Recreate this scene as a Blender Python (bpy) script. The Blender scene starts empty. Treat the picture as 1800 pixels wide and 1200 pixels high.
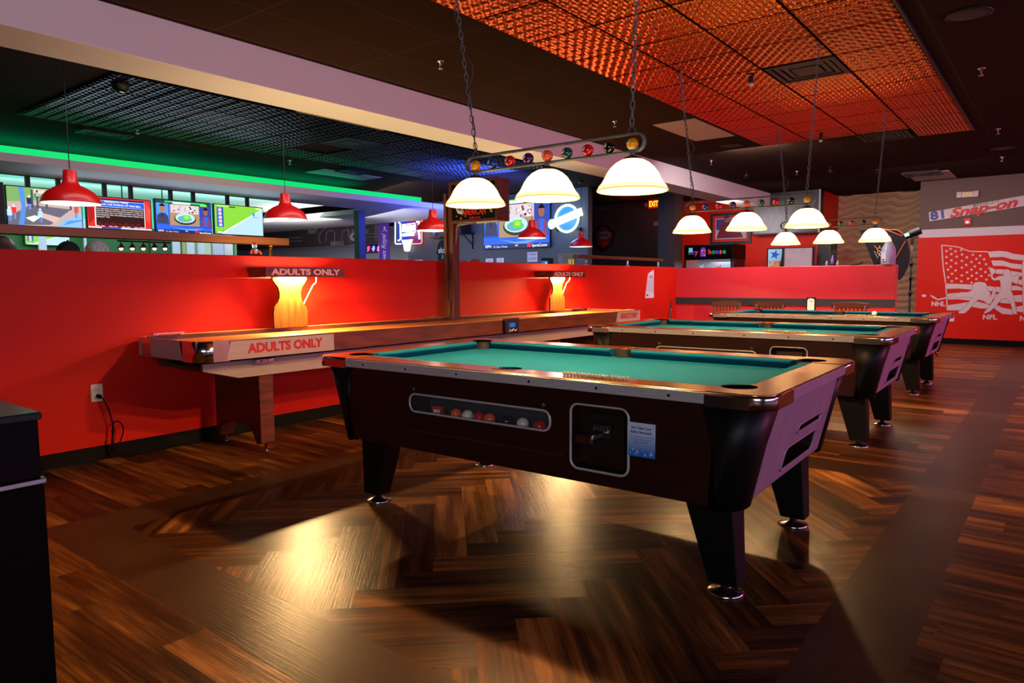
import bpy, bmesh, math, random
from mathutils import Vector, Matrix
random.seed(7)
PI = math.pi
S = bpy.context.scene
COL = S.collection
# ---------------------------------------------------------------- camera
CAM_P = (0.0, 0.0, 1.190); FPX = 1234.45
_y, _p, _r = math.radians(38.128), math.radians(4.928), math.radians(-0.312)
FW = Vector((math.cos(_y)*math.cos(_p), math.sin(_y)*math.cos(_p), -math.sin(_p)))
RT0 = Vector((math.sin(_y), -math.cos(_y), 0)); UP0 = RT0.cross(FW)
RT = RT0*math.cos(_r)+UP0*math.sin(_r); UP = UP0*math.cos(_r)-RT0*math.sin(_r)
cd = bpy.data.cameras.new('camera'); cam = bpy.data.objects.new('camera', cd); COL.objects.link(cam)
cd.sensor_width = 36; cd.lens = FPX/1800*36; cd.clip_start = .05; cd.clip_end = 100
cam.matrix_world = Matrix(((RT.x, UP.x, -FW.x, CAM_P[0]), (RT.y, UP.y, -FW.y, CAM_P[1]), (RT.z, UP.z, -FW.z, CAM_P[2]), (0, 0, 0, 1)))
S.camera = cam
def at(px, py, ax, val):
    """point on the plane ax=val seen at a pixel of the photograph"""
    d = FW+RT*((px-900)/FPX)-UP*((py-600)/FPX); i = 'xyz'.index(ax)
    return Vector(CAM_P)+d*((val-CAM_P[i])/d[i])
# ---------------------------------------------------------------- view, world, lights
S.view_settings.view_transform = 'Standard'; S.view_settings.look = 'None'
S.view_settings.exposure = 0.0; S.view_settings.gamma = 1; S.view_settings.use_curve_mapping = False
w = bpy.data.worlds.new('world'); S.world = w; w.use_nodes = True
w.node_tree.nodes['Background'].inputs[0].default_value = (.30, .28, .42, 1)
w.node_tree.nodes['Background'].inputs[1].default_value = .03
def light(kind, loc, energy, color, size=.1, sy=None, aim=None, name='light', parent=None, spot=None, blend=.5):
    l = bpy.data.lights.new(name, kind); l.energy = energy; l.color = color
    if kind == 'AREA':
        l.size = size
        if sy: l.shape = 'RECTANGLE'; l.size_y = sy
    else: l.shadow_soft_size = size
    if kind == 'SPOT': l.spot_size = math.radians(spot); l.spot_blend = blend
    o = bpy.data.objects.new(name, l); COL.objects.link(o); o.location = loc
    if aim is not None:
        z_ = (Vector(loc)-Vector(aim)).normalized()
        if abs(z_.z) > .8:      # lights facing up or down keep their long side along X
            x_ = (Vector((1, 0, 0))-z_*z_.x).normalized(); y_ = z_.cross(x_)
            o.rotation_euler = Matrix((x_, y_, z_)).transposed().to_euler()
        else: o.rotation_euler = (-z_).to_track_quat('-Z', 'Y').to_euler()
    if parent: o.parent = parent
    return o
light('AREA', (3.0, -5.2, 1.5), 100, (.80, .62, 1.0), 7, 1.4, (3.5, 3, 2.3), 'lilac_side_light')
light('AREA', (-2.6, -1.2, 1.7), 85, (.92, .90, 1.0), 2.6, 1.2, (3.5, 5, 3.3), 'camera_side_fill')  # added cool fill from behind the camera, no window there
light('AREA', (9.0, -4.8, 2.0), 210, (1, .20, .50), 4, 1.2, (9, 2, .6), 'magenta_side_light')
light('AREA', (5.0, 5.55, 2.62), 26, (1, .9, .85), 7, .3, (5.0, 6.6, 1.6), 'bar_front_fill')  # added fill under the beam for pendants, heads and wall top
light('AREA', (12.6, 1.9, 2.9), 120, (1, .72, .66), 2.4, 1.6, (13.4, 1.8, 0), 'far_corner_fill')  # added overhead fill to brighten the mural corner, no fitting there
light('AREA', (9.6, 3.4, 2.9), 110, (1, .85, .85), .8, .8, (11.2, 3.4, 0.8), 'booth_wall_fill')  # added fill to lift the far half wall, not a fitted lamp
light('AREA', (13.2, 5.4, 2.4), 24, (1, .85, .8), .8, .8, (15.3, 4.9, 1.9), 'red_wall_light')
light('AREA', (10.2, 7.9, 2.85), 26, (.08, .16, 1), 1.2, 1.2, (10.6, 8.1, 0), 'blue_light')
light('AREA', (9.6, 7.9, 2.3), 130, (.06, .12, 1), 1.6, 1.6, (9.6, 8.4, 3), 'blue_ceiling_wash')
light('AREA', (9.2, 10.4, 2.3), 45, (.9, .92, 1), 2, 2, (11.7, 9.5, 1.9), 'bar_wall_light')
light('AREA', (8.0, 13.5, 2.3), 40, (.95, .9, 1), 2, 2, (10.8, 14.5, 2.0), 'kitchen_light')
light('POINT', (13.9, 7.6, 2.7), 5, (1, .08, .05), .2, name='exit_red_glow')
light('AREA', (4.0, 10.7, 2.80), 95, (.0, 1, .45), 9.4, .7, (4.0, 10.7, 3.4), 'green_cove_light')
light('AREA', (4.0, 11.6, 2.35), 70, (.25, 1, .85), 8, 1.5, (4.0, 12.2, 3), 'teal_cove_light')
light('AREA', (8.8, 12.6, 2.2), 22, (1, .97, .85), 1.5, 2, (8.8, 13, 3), 'white_cove_light')
light('AREA', (5.0, 11.8, 2.3), 45, (.9, 1, .85), 6, 1, (5.2, 13.4, 1.7), 'back_bar_light')

# ---------------------------------------------------------------- materials
def rgb(h):
    h = h.lstrip('#'); c = [int(h[i:i+2], 16)/255 for i in (0, 2, 4)]
    return tuple(x/12.92 if x <= .04045 else ((x+.055)/1.055)**2.4 for x in c)+(1,)
_M = {}
def mat(name, color='#808080', rough=.5, metal=0, emit=0, spec=.5, bump=0, bscale=60, noise=0, nscale=8, stretch=(1, 1, 1), color2=None, coat=0, alpha=1, trans=0, ecol=None):
    if name in _M: return _M[name]
    m = bpy.data.materials.new(name); m.use_nodes = True; nt = m.node_tree; b = nt.nodes['Principled BSDF']
    c = rgb(color) if isinstance(color, str) else color
    b.inputs['Base Color'].default_value = c; b.inputs['Roughness'].default_value = rough
    b.inputs['Metallic'].default_value = metal; b.inputs['Specular IOR Level'].default_value = spec
    b.inputs['Coat Weight'].default_value = coat; b.inputs['Coat Roughness'].default_value = .08
    if trans: b.inputs['Transmission Weight'].default_value = trans
    if alpha < 1: b.inputs['Alpha'].default_value = alpha
    if emit:
        b.inputs['Emission Color'].default_value = rgb(ecol) if ecol else c; b.inputs['Emission Strength'].default_value = emit
    if noise or bump:
        tc = nt.nodes.new('ShaderNodeTexCoord'); mp = nt.nodes.new('ShaderNodeMapping'); mp.inputs['Scale'].default_value = stretch
        nt.links.new(tc.outputs['Object'], mp.inputs['Vector'])
    if noise:
        n = nt.nodes.new('ShaderNodeTexNoise'); n.inputs['Scale'].default_value = nscale; n.inputs['Detail'].default_value = 6
        nt.links.new(mp.outputs[0], n.inputs['Vector'])
        r = nt.nodes.new('ShaderNodeMapRange'); r.inputs[1].default_value = .3; r.inputs[2].default_value = .7
        nt.links.new(n.outputs[0], r.inputs[0])
        mx = nt.nodes.new('ShaderNodeMix'); mx.data_type = 'RGBA'; mx.inputs[6].default_value = c
        mx.inputs[7].default_value = rgb(color2) if color2 else tuple(x*(1-noise) for x in c[:3])+(1,)
        nt.links.new(r.outputs[0], mx.inputs[0]); nt.links.new(mx.outputs[2], b.inputs['Base Color'])
    if bump:
        n2 = nt.nodes.new('ShaderNodeTexNoise'); n2.inputs['Scale'].default_value = bscale
        nt.links.new(mp.outputs[0], n2.inputs['Vector'])
        bp = nt.nodes.new('ShaderNodeBump'); bp.inputs['Strength'].default_value = bump; bp.inputs['Distance'].default_value = .002
        nt.links.new(n2.outputs[0], bp.inputs['Height']); nt.links.new(bp.outputs[0], b.inputs['Normal'])
    _M[name] = m; return m
def E(name, color, s=1.0): return mat(name, '#000000', .4, emit=s, ecol=color, spec=.2)
red_wall = mat('red_paint', '#cc1c08', .5, spec=.2, bump=.06, bscale=200)
red_satin = mat('red_satin_panel', '#d8303a', .32, noise=.12, nscale=2)
beam_paint = mat('beam_white_paint', '#e6e2de', .55, bump=.05, bscale=120)
white_paint = mat('white_paint', '#c9c6cb', .6)
grey_paint = mat('grey_wall_paint', '#54585c', .6, bump=.05, bscale=150)
taupe_paint = mat('taupe_wall_paint', '#64544c', .7)
dark_paint = mat('charcoal_wall_paint', '#2a2a2e', .6)
black_rubber = mat('black_rubber', '#080808', .6, spec=.1)
black_metal = mat('black_metal', '#101112', .45, .3)
iron = mat('grey_iron', '#606a6e', .5, .25)
chrome = mat('chrome', '#dcdce0', .16, 1, noise=.1, nscale=20)
brushed = mat('brushed_aluminium', '#bcbcbe', .36, .25, noise=.25, nscale=18, stretch=(1, 1, 12))
bronze = mat('bronze_rail', '#a87444', .2, .8, noise=.25, nscale=6)
steel = mat('stainless_steel', '#56565a', .38, 1, noise=.25, nscale=4, stretch=(1, 6, 1))
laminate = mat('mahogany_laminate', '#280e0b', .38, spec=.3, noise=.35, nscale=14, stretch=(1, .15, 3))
lilac_lit_laminate = mat('lilac_lit_laminate', '#a8809e', .40, noise=.18, nscale=9, stretch=(1, 1, .3))  # brown laminate with the lilac side light mixed into its colour
table_black = mat('table_black', '#08080a', .45, spec=.2, bump=.1, bscale=300)
felt = mat('green_felt', '#00506a', .9, bump=.15, bscale=900, spec=.1)
leather = mat('pocket_leather', '#1c1512', .5)
white_pl = mat('white_plastic', '#d8d6d0', .4)
cream = mat('cream_plastic', '#cdbf98', .4)
oak = mat('oak', '#5a3a08', .5, spec=.2, noise=.4, nscale=7, stretch=(6, 6, .6), color2='#3c2404')
wood_dk = mat('walnut_wood', '#6e3210', .4, noise=.4, nscale=8, stretch=(.5, 4, 4), color2='#3c190a')
wood_md = mat('mid_wood', '#6e3a1e', .45, noise=.35, nscale=8, stretch=(4, 4, .5), color2='#47200f')
chair_wood = mat('mahogany_chair', '#45120a', .35, noise=.3, nscale=8, stretch=(3, 3, .5))
pink_lam = mat('pale_laminate', '#a08e8e', .4, noise=.12, nscale=25, stretch=(.2, 3, 3))
sign_red = mat('sign_red', '#a51008', .5)
pend_red = mat('pendant_red_enamel', '#e01418', .35, coat=.3)
white_enamel = mat('white_enamel', '#f0eee8', .4, emit=.35, ecol='#fff6ea')
bulb = E('warm_bulb', '#ffe9b8', 9)
glass = mat('dusty_window', '#5c6064', .35, alpha=.10)
clear = mat('clear_glass', '#ffffff', .05, alpha=.15)
paper = mat('paper', '#d9d4dc', .7)
paper_white = mat('white_card', '#e6e6ea', .7)
ink = mat('ink_blue', '#20406a', .6)
ink_blk = mat('ink_black', '#121212', .6)
skin = mat('skin', '#a87058', .5); skin_dk = mat('skin_dark', '#5a3626', .5)
hair_grey = mat('grey_hair', '#a0a0a4', .6, noise=.5, nscale=60, stretch=(1, 1, .3)); hair_brown = mat('brown_hair', '#3a1d16', .5, noise=.5, nscale=50)
black_cloth = mat('black_cloth', '#111215', .85)
teal_wall = mat('teal_wall', '#5fc9b2', .7); green_wall = mat('green_bar_wall', '#23562c', .7)
purple = mat('purple_banner', '#5a1f9c', .6)
for n_, c_ in dict(b_yellow='#f0a000', b_blue='#0a3a9c', b_red='#c8101a', b_purple='#3a1260', b_coral='#ee6040', b_green='#04504a', b_black='#0b0b0c', b_white='#e8e2d2').items(): mat(n_, c_, .08, coat=.5)

copper_panel = mat('copper_wave_panel', '#d86a1c', .26, 1.0)
silver_panel = mat('gunmetal_wave_panel', '#4a484e', .25, 1.0)

def floor_mat():
    m = bpy.data.materials.new('plank_floor'); m.use_nodes = True; nt = m.node_tree; b = nt.nodes['Principled BSDF']
    at_ = nt.nodes.new('ShaderNodeAttribute'); at_.attribute_name = 'plank'
    sp = nt.nodes.new('ShaderNodeSeparateColor'); nt.links.new(at_.outputs['Color'], sp.inputs[0])
    uv = nt.nodes.new('ShaderNodeUVMap'); uv.uv_map = 'UVMap'
    def noise(scale, detail, sc):
        mp = nt.nodes.new('ShaderNodeMapping'); mp.inputs['Scale'].default_value = sc; nt.links.new(uv.outputs[0], mp.inputs[0])
        n = nt.nodes.new('ShaderNodeTexNoise'); n.inputs['Scale'].default_value = scale; n.inputs['Detail'].default_value = detail; n.inputs['Roughness'].default_value = .62
        nt.links.new(mp.outputs[0], n.inputs['Vector']); return n.outputs[0]
    n1 = noise(1, 9, (1.3, 17, 1)); n2 = noise(1, 6, (3, 120, 1)); n3 = noise(2.3, 4, (1, 1, 1))
    def mth(op, a, b_):
        n = nt.nodes.new('ShaderNodeMath'); n.operation = op
        for i, v in enumerate((a, b_)):
            if isinstance(v, (int, float)): n.inputs[i].default_value = v
            else: nt.links.new(v, n.inputs[i])
        return n.outputs[0]
    t = mth('ADD', mth('MULTIPLY', mth('SUBTRACT', n1, .5), 1.9), mth('ADD', mth('MULTIPLY', mth('SUBTRACT', n2, .5), .5), mth('MULTIPLY', mth('SUBTRACT', sp.outputs[0], .5), .5)))
    t = mth('ADD', t, .5)
    cr = nt.nodes.new('ShaderNodeValToRGB'); e = cr.color_ramp.elements
    e[0].position = .12; e[0].color = rgb('#23140c'); e[1].position = .95; e[1].color = rgb('#a06a34')
    k = e.new(.45); k.color = rgb('#4a2c14'); k = e.new(.7); k.color = rgb('#744820')
    nt.links.new(t, cr.inputs[0])
    cs = nt.nodes.new('ShaderNodeValToRGB'); cs.color_ramp.elements[0].color = rgb('#382617'); cs.color_ramp.elements[1].color = rgb('#4a3422'); cs.color_ramp.elements[0].position = .3; cs.color_ramp.elements[1].position = .7
    nt.links.new(n3, cs.inputs[0])
    mx = nt.nodes.new('ShaderNodeMix'); mx.data_type = 'RGBA'
    nt.links.new(sp.outputs[1], mx.inputs[0]); nt.links.new(cr.outputs[0], mx.inputs[6]); nt.links.new(cs.outputs[0], mx.inputs[7])
    nt.links.new(mx.outputs[2], b.inputs['Base Color'])
    b.inputs['Roughness'].default_value = .30; b.inputs['Specular IOR Level'].default_value = .10
    bp = nt.nodes.new('ShaderNodeBump'); bp.inputs['Strength'].default_value = .5; bp.inputs['Distance'].default_value = .0015
    nt.links.new(n2, bp.inputs['Height']); nt.links.new(bp.outputs[0], b.inputs['Normal'])
    return m
def ceiling_mat():
    m = mat('black_ceiling_tile', '#2c1d12', .9, spec=.06); nt = m.node_tree; b = nt.nodes['Principled BSDF']
    tc = nt.nodes.new('ShaderNodeTexCoord'); sx = nt.nodes.new('ShaderNodeSeparateXYZ'); nt.links.new(tc.outputs['Object'], sx.inputs[0])
    def mth(op, a, b_):
        n = nt.nodes.new('ShaderNodeMath'); n.operation = op
        for i, v in enumerate((a, b_)):
            if isinstance(v, (int, float)): n.inputs[i].default_value = v
            else: nt.links.new(v, n.inputs[i])
        return n.outputs[0]
    gx = mth('LESS_THAN', mth('ABSOLUTE', mth('SUBTRACT', mth('FRACT', mth('DIVIDE', mth('ADD', sx.outputs[0], 20-.01), 1.168), 0), .5), 0), .0085)
    gy = mth('LESS_THAN', mth('ABSOLUTE', mth('SUBTRACT', mth('FRACT', mth('DIVIDE', mth('ADD', sx.outputs[1], 20.15), .575), 0), .5), 0), .017)
    g = mth('MAXIMUM', gx, gy)
    mx = nt.nodes.new('ShaderNodeMix'); mx.data_type = 'RGBA'; mx.inputs[6].default_value = rgb('#2c1d12'); mx.inputs[7].default_value = rgb('#3a2a1e')
    nt.links.new(g, mx.inputs[0]); nt.links.new(mx.outputs[2], b.inputs['Base Color'])
    return m
FLOOR = floor_mat(); CEIL = ceiling_mat(); STONE = mat('carved_wave_stone', '#c09a78', .55, bump=.1)

# ---------------------------------------------------------------- mesh builder
class MB:
    def __init__(s): s.v = []; s.f = []; s.m = []; s.sm = []; s.mats = []
    def mi(s, m):
        if m not in s.mats: s.mats.append(m)
        return s.mats.index(m)
    def add(s, vs, fs, m, smooth=False, T=None):
        o = len(s.v); k = s.mi(m)
        for v in vs: s.v.append(tuple(T @ Vector(v)) if T is not None else tuple(v))
        for f in fs: s.f.append([o+i for i in f]); s.m.append(k); s.sm.append(smooth)
        return s
    def box(s, x0, x1, y0, y1, z0, z1, m, T=None):
        vs = [(x, y, z) for x in (x0, x1) for y in (y0, y1) for z in (z0, z1)]
        return s.add(vs, [(0, 1, 3, 2), (4, 6, 7, 5), (0, 4, 5, 1), (2, 3, 7, 6), (0, 2, 6, 4), (1, 5, 7, 3)], m, False, T)
    def prism(s, poly, d0, d1, axis, m, T=None, smooth=False):
        """poly (a,b) extruded along axis: z->(a,b,d)  y->(a,d,b)  x->(d,a,b)"""
        fn = {'z': lambda a, b, d: (a, b, d), 'y': lambda a, b, d: (a, d, b), 'x': lambda a, b, d: (d, a, b)}[axis]
        n = len(poly); vs = [fn(a, b, d0) for a, b in poly]+[fn(a, b, d1) for a, b in poly]
        k0 = len(s.f)
        s.add(vs, [tuple(range(n)), tuple(range(n, 2*n))], m, False, T)
        s.f += [[x+len(s.v)-2*n for x in (i, (i+1) % n, n+(i+1) % n, n+i)] for i in range(n)]
        s.m += [s.mi(m)]*n; s.sm += [smooth]*n
        return s
    def flat(s, poly, d, axis, m):
        fn = {'z': lambda a, b: (a, b, d), 'y': lambda a, b: (a, d, b), 'x': lambda a, b: (d, a, b)}[axis]
        return s.add([fn(a, b) for a, b in poly], [tuple(range(len(poly)))], m)
    def lathe(s, prof, c, m, n=32, smooth=True, T=None, axis='z'):
        vs = []; L = len(prof)
        for r, z in prof:
            for i in range(n):
                a = 2*PI*i/n; p = (r*math.cos(a), r*math.sin(a), z)
                if axis == 'x': p = (p[2], p[0], p[1])
                if axis == 'y': p = (p[0], p[2], p[1])
                vs.append((c[0]+p[0], c[1]+p[1], c[2]+p[2]))
        fs = [(j*n+i, j*n+(i+1) % n, (j+1)*n+(i+1) % n, (j+1)*n+i) for j in range(L-1) for i in range(n)]
        if prof[0][0] > 1e-5: fs.append(tuple(range(n)))
        if prof[-1][0] > 1e-5: fs.append(tuple((L-1)*n+i for i in range(n)))
        return s.add(vs, fs, m, smooth, T)
    def shell(s, prof, c, m, n=32, T=None):
        vs = []; L = len(prof)
        for r, z in prof:
            for i in range(n):
                a = 2*PI*i/n; vs.append((c[0]+r*math.cos(a), c[1]+r*math.sin(a), c[2]+z))
        fs = [(j*n+i, j*n+(i+1) % n, (j+1)*n+(i+1) % n, (j+1)*n+i) for j in range(L-1) for i in range(n)]
        return s.add(vs, fs, m, True, T)
    def cyl(s, a, b, r, m, n=16, r2=None, smooth=True):
        return s.tube([a, b], r, m, n, r2=r2)
    def tube(s, pts, r, m, n=8, closed=False, r2=None, T=None):
        P = [Vector(p) for p in pts]; k = len(P); vs = []; fs = []
        prev = None
        for i, p in enumerate(P):
            if closed: t = (P[(i+1) % k]-P[i-1]).normalized()
            else: t = (P[min(i+1, k-1)]-P[max(i-1, 0)]).normalized()
            if prev is None:
                u = t.orthogonal().normalized()
            else:
                u = prev-t*prev.dot(t)
                u = u.normalized() if u.length > 1e-6 else t.orthogonal().normalized()
            prev = u; w_ = t.cross(u); rr = r if r2 is None else r+(r2-r)*i/(k-1)
            for j in range(n):
                a = 2*PI*j/n; vs.append(p+(u*math.cos(a)+w_*math.sin(a))*rr)
        for i in range(k if closed else k-1):
            for j in range(n):
                a, b = i*n, ((i+1) % k)*n
                fs.append((a+j, a+(j+1) % n, b+(j+1) % n, b+j))
        if not closed: fs += [tuple(range(n)), tuple((k-1)*n+j for j in range(n))]
        return s.add(vs, fs, m, True, T)
    def sphere(s, c, r, m, n=20, sc=(1, 1, 1), T=None):
        prof = [(r*math.sin(PI*i/(n//2)), -r*math.cos(PI*i/(n//2))) for i in range(n//2+1)]
        o = len(s.v); vs = []
        for q, z in prof:
            for i in range(n):
                a = 2*PI*i/n; vs.append((c[0]+q*math.cos(a)*sc[0], c[1]+q*math.sin(a)*sc[1], c[2]+z*sc[2]))
        L = len(prof); fs = [(j*n+i, j*n+(i+1) % n, (j+1)*n+(i+1) % n, (j+1)*n+i) for j in range(L-1) for i in range(n)]
        return s.add(vs, fs, m, True, T)
    def loft(s, loops, m, smooth=False, cap=True, T=None):
        n = len(loops[0]); vs = [p for l in loops for p in l]
        fs = [(j*n+i, j*n+(i+1) % n, (j+1)*n+(i+1) % n, (j+1)*n+i) for j in range(len(loops)-1) for i in range(n)]
        if cap: fs += [tuple(range(n)), tuple((len(loops)-1)*n+i for i in range(n))]
        return s.add(vs, fs, m, smooth, T)
    def text(s, body, T, size, m, bold=0, ext=.001, shear=0, width=None, spacing=1):
        cu = bpy.data.curves.new('t', 'FONT'); cu.body = body; cu.size = size; cu.offset = bold; cu.extrude = ext
        cu.align_x = 'CENTER'; cu.align_y = 'CENTER'; cu.shear = shear; cu.resolution_u = 3; cu.space_character = spacing
        o = bpy.data.objects.new('t', cu); COL.objects.link(o); bpy.context.view_layer.update()
        me = bpy.data.meshes.new_from_object(o.evaluated_get(bpy.context.evaluated_depsgraph_get()))
        vs = [v.co.copy() for v in me.vertices]
        if vs:
            if width:
                w0 = max(v.x for v in vs)-min(v.x for v in vs)
                for v in vs: v.x *= width/w0
            s.add(vs, [tuple(p.vertices) for p in me.polygons], m, False, T)
        bpy.data.objects.remove(o); bpy.data.curves.remove(cu); bpy.data.meshes.remove(me)
        return s
    def build(s, name, parent=None, org=(0, 0, 0), bevel=0, world=False):
        me = bpy.data.meshes.new(name)
        if world and parent is not None: org = parent.location
        me.from_pydata([(v[0]-org[0], v[1]-org[1], v[2]-org[2]) for v in s.v], [], s.f)
        for m in s.mats: me.materials.append(m)
        for p, k, sm in zip(me.polygons, s.m, s.sm): p.material_index = k; p.use_smooth = sm
        bm = bmesh.new(); bm.from_mesh(me); bmesh.ops.recalc_face_normals(bm, faces=bm.faces); bm.to_mesh(me); bm.free()
        me.update(); o = bpy.data.objects.new(name, me); COL.objects.link(o)
        if parent is not None: o.parent = parent
        else: o.location = org
        if bevel:
            b = o.modifiers.new('bevel', 'BEVEL'); b.width = bevel; b.segments = 2; b.limit_method = 'ANGLE'; b.angle_limit = math.radians(40)
        return o
FX = Matrix(((0, 0, -1, 0), (-1, 0, 0, 0), (0, 1, 0, 0), (0, 0, 0, 1)))   # text facing -X, reading towards -Y
FY = Matrix(((1, 0, 0, 0), (0, 0, -1, 0), (0, 1, 0, 0), (0, 0, 0, 1)))    # text facing -Y, reading towards +X
def TX(x, y, z, rot=0): return Matrix.Translation((x, y, z)) @ FX @ Matrix.Rotation(rot, 4, 'Z')
def TY(x, y, z, rot=0): return Matrix.Translation((x, y, z)) @ FY @ Matrix.Rotation(rot, 4, 'Z')
def tag(o, label=None, cat=None, group=None, kind=None):
    if label: o['label'] = label
    if cat: o['category'] = cat
    if group: o['group'] = group
    if kind: o['kind'] = kind
    return o
def thing(name, label, cat, loc=(0, 0, 0), rz=0, group=None):
    o = bpy.data.objects.new(name, None); COL.objects.link(o); o.location = loc; o.rotation_euler = (0, 0, rz)
    o.empty_display_size = .1
    return tag(o, label, cat, group)
def children(o): return [c for c in bpy.data.objects if c.parent == o]
def copy_tree(o, parent=None):
    c = o.copy(); COL.objects.link(c)
    if parent is not None: c.parent = parent
    for ch in children(o): copy_tree(ch, c)
    return c
def struct(o): o['kind'] = 'structure'; return o
def arc(cx, cy, r, a0, a1, n=6):
    return [(cx+r*math.cos(math.radians(a0+(a1-a0)*i/n)), cy+r*math.sin(math.radians(a0+(a1-a0)*i/n))) for i in range(n+1)]
def rrect(x0, x1, y0, y1, r, n=5):
    return arc(x1-r, y1-r, r, 0, 90, n)+arc(x0+r, y1-r, r, 90, 180, n)+arc(x0+r, y0+r, r, 180, 270, n)+arc(x1-r, y0+r, r, 270, 360, n)
def boolean_cut(o, cutters):
    for c in cutters:
        md = o.modifiers.new('cut', 'BOOLEAN'); md.object = c; md.operation = 'DIFFERENCE'; md.solver = 'EXACT'
    bpy.context.view_layer.update()
    me = bpy.data.meshes.new_from_object(o.evaluated_get(bpy.context.evaluated_depsgraph_get()))
    o.modifiers.clear(); o.data = me
    for c in cutters: bpy.data.objects.remove(c)
ZC = 2.985; YW = 5.075; XM = 15.10
# ================================================================ SETTING
# ---- floor of individual planks in one surface
def clip(poly, x0, x1, y0, y1):
    for ax, lim, sg in ((0, x0, 1), (0, x1, -1), (1, y0, 1), (1, y1, -1)):
        out = []
        for i, p in enumerate(poly):
            q = poly[(i+1) % len(poly)]; a = (p[ax]-lim)*sg; b = (q[ax]-lim)*sg
            if a >= 0: out.append(p)
            if (a > 0 > b) or (a < 0 < b):
                t = a/(a-b); out.append((p[0]+(q[0]-p[0])*t, p[1]+(q[1]-p[1])*t))
        poly = out
        if len(poly) < 3: return []
    return poly
FV, FF, FA, FU = [], [], [], []
def plank(poly, o, d, kind, zone):
    c = clip(poly, *zone)
    if len(c) < 3: return
    ar = sum(c[i][0]*c[(i+1) % len(c)][1]-c[(i+1) % len(c)][0]*c[i][1] for i in range(len(c)))/2
    if abs(ar) < 1e-4: return
    if ar < 0: c = c[::-1]
    k = len(FV); FV.extend((x, y, 0) for x, y in c); FF.append(list(range(k, k+len(c))))
    rv = random.random(); ou, ov = random.random()*40, random.random()*40
    FA.append((rv, kind)); FU.append([((x-o[0])*d[0]+(y-o[1])*d[1]+ou, -(x-o[0])*d[1]+(y-o[1])*d[0]+ov) for x, y in c])
def straight(zone, ang, wd=.147, ln=.90):
    x0, x1, y0, y1 = zone; d = (math.cos(ang), math.sin(ang)); n = (-d[1], d[0])
    cs = [(x, y) for x in (x0, x1) for y in (y0, y1)]
    us = [x*d[0]+y*d[1] for x, y in cs]; vs = [x*n[0]+y*n[1] for x, y in cs]
    v = math.floor(min(vs)/wd)*wd
    while v < max(vs):
        u = min(us)-random.random()*ln
        while u < max(us):
            P = [(u, v), (u+ln, v), (u+ln, v+wd), (u, v+wd)]
            plank([(a*d[0]+b*n[0], a*d[1]+b*n[1]) for a, b in P], (0, 0), d, 0, zone); u += ln
        v += wd
def herring(zone, anchor=(1.689, 2.10), W=.147, n=6):
    du = (math.cos(math.radians(-46.3)), math.sin(math.radians(-46.3))); dv = (-du[1], du[0])
    x0, x1, y0, y1 = zone
    # first plank's upper left corner sits at the anchor: u=0, v=1
    ox = anchor[0]-dv[0]*W; oy = anchor[1]-dv[1]*W
    R_ = int((x1-x0+y1-y0)/W)+8
    def T(u, v): return (ox+(u*du[0]+v*dv[0])*W, oy+(u*du[1]+v*dv[1])*W)
    for k in range(-R_, R_):
        for m in range(-8, 9):
            u = k+2*n*m
            plank([T(u, k), T(u+n, k), T(u+n, k+1), T(u, k+1)], T(u, k), du, 0, zone)
            plank([T(u+n, k-n+1), T(u+n+1, k-n+1), T(u+n+1, k+1), T(u+n, k+1)], T(u+n, k), dv, 0, zone)
def strip(zone, ln=.9):
    x0, x1, y0, y1 = zone; a = x0 if x1-x0 > y1-y0 else y0; b = x1 if x1-x0 > y1-y0 else y1
    while a < b:
        z = (a, a+ln, y0, y1) if x1-x0 > y1-y0 else (x0, x1, a, a+ln)
        plank([(z[0], z[2]), (z[1], z[2]), (z[1], z[3]), (z[0], z[3])], (0, 0), (0, 1), 1, zone); a += ln
Xmin, Xmax, Ymin, Ymax = -4.0, 17.0, -6.5, 20.0
herring((1.472, 4.6, .62, 3.55))
strip((1.178, 1.472, .325, 3.855)); strip((1.472, Xmax, .325, .62)); strip((1.472, Xmax, 3.55, 3.855)); strip((4.6, 4.9, .62, 3.55))
straight((Xmin, 1.178, .325, 3.855), PI/2); straight((Xmin, Xmax, 3.855, 5.2), PI/2)
straight((4.9, Xmax, .62, 3.55), PI/2); straight((Xmin, Xmax, Ymin, .325), PI/2)
plank([(Xmin, 5.2), (Xmax, 5.2), (Xmax, Ymax), (Xmin, Ymax)], (0, 0), (1, 0), 1, (Xmin, Xmax, 5.2, Ymax))
me = bpy.data.meshes.new('floor'); me.from_pydata(FV, [], FF); me.materials.append(FLOOR)
ca = me.color_attributes.new('plank', 'FLOAT_COLOR', 'CORNER'); uvl = me.uv_layers.new(name='UVMap')
for p, (rv, kd), us in zip(me.polygons, FA, FU):
    for li, uv in zip(p.loop_indices, us): ca.data[li].color = (rv, kd, 0, 1); uvl.data[li].uv = uv
fl = bpy.data.objects.new('floor', me); COL.objects.link(fl); struct(fl)
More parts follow.
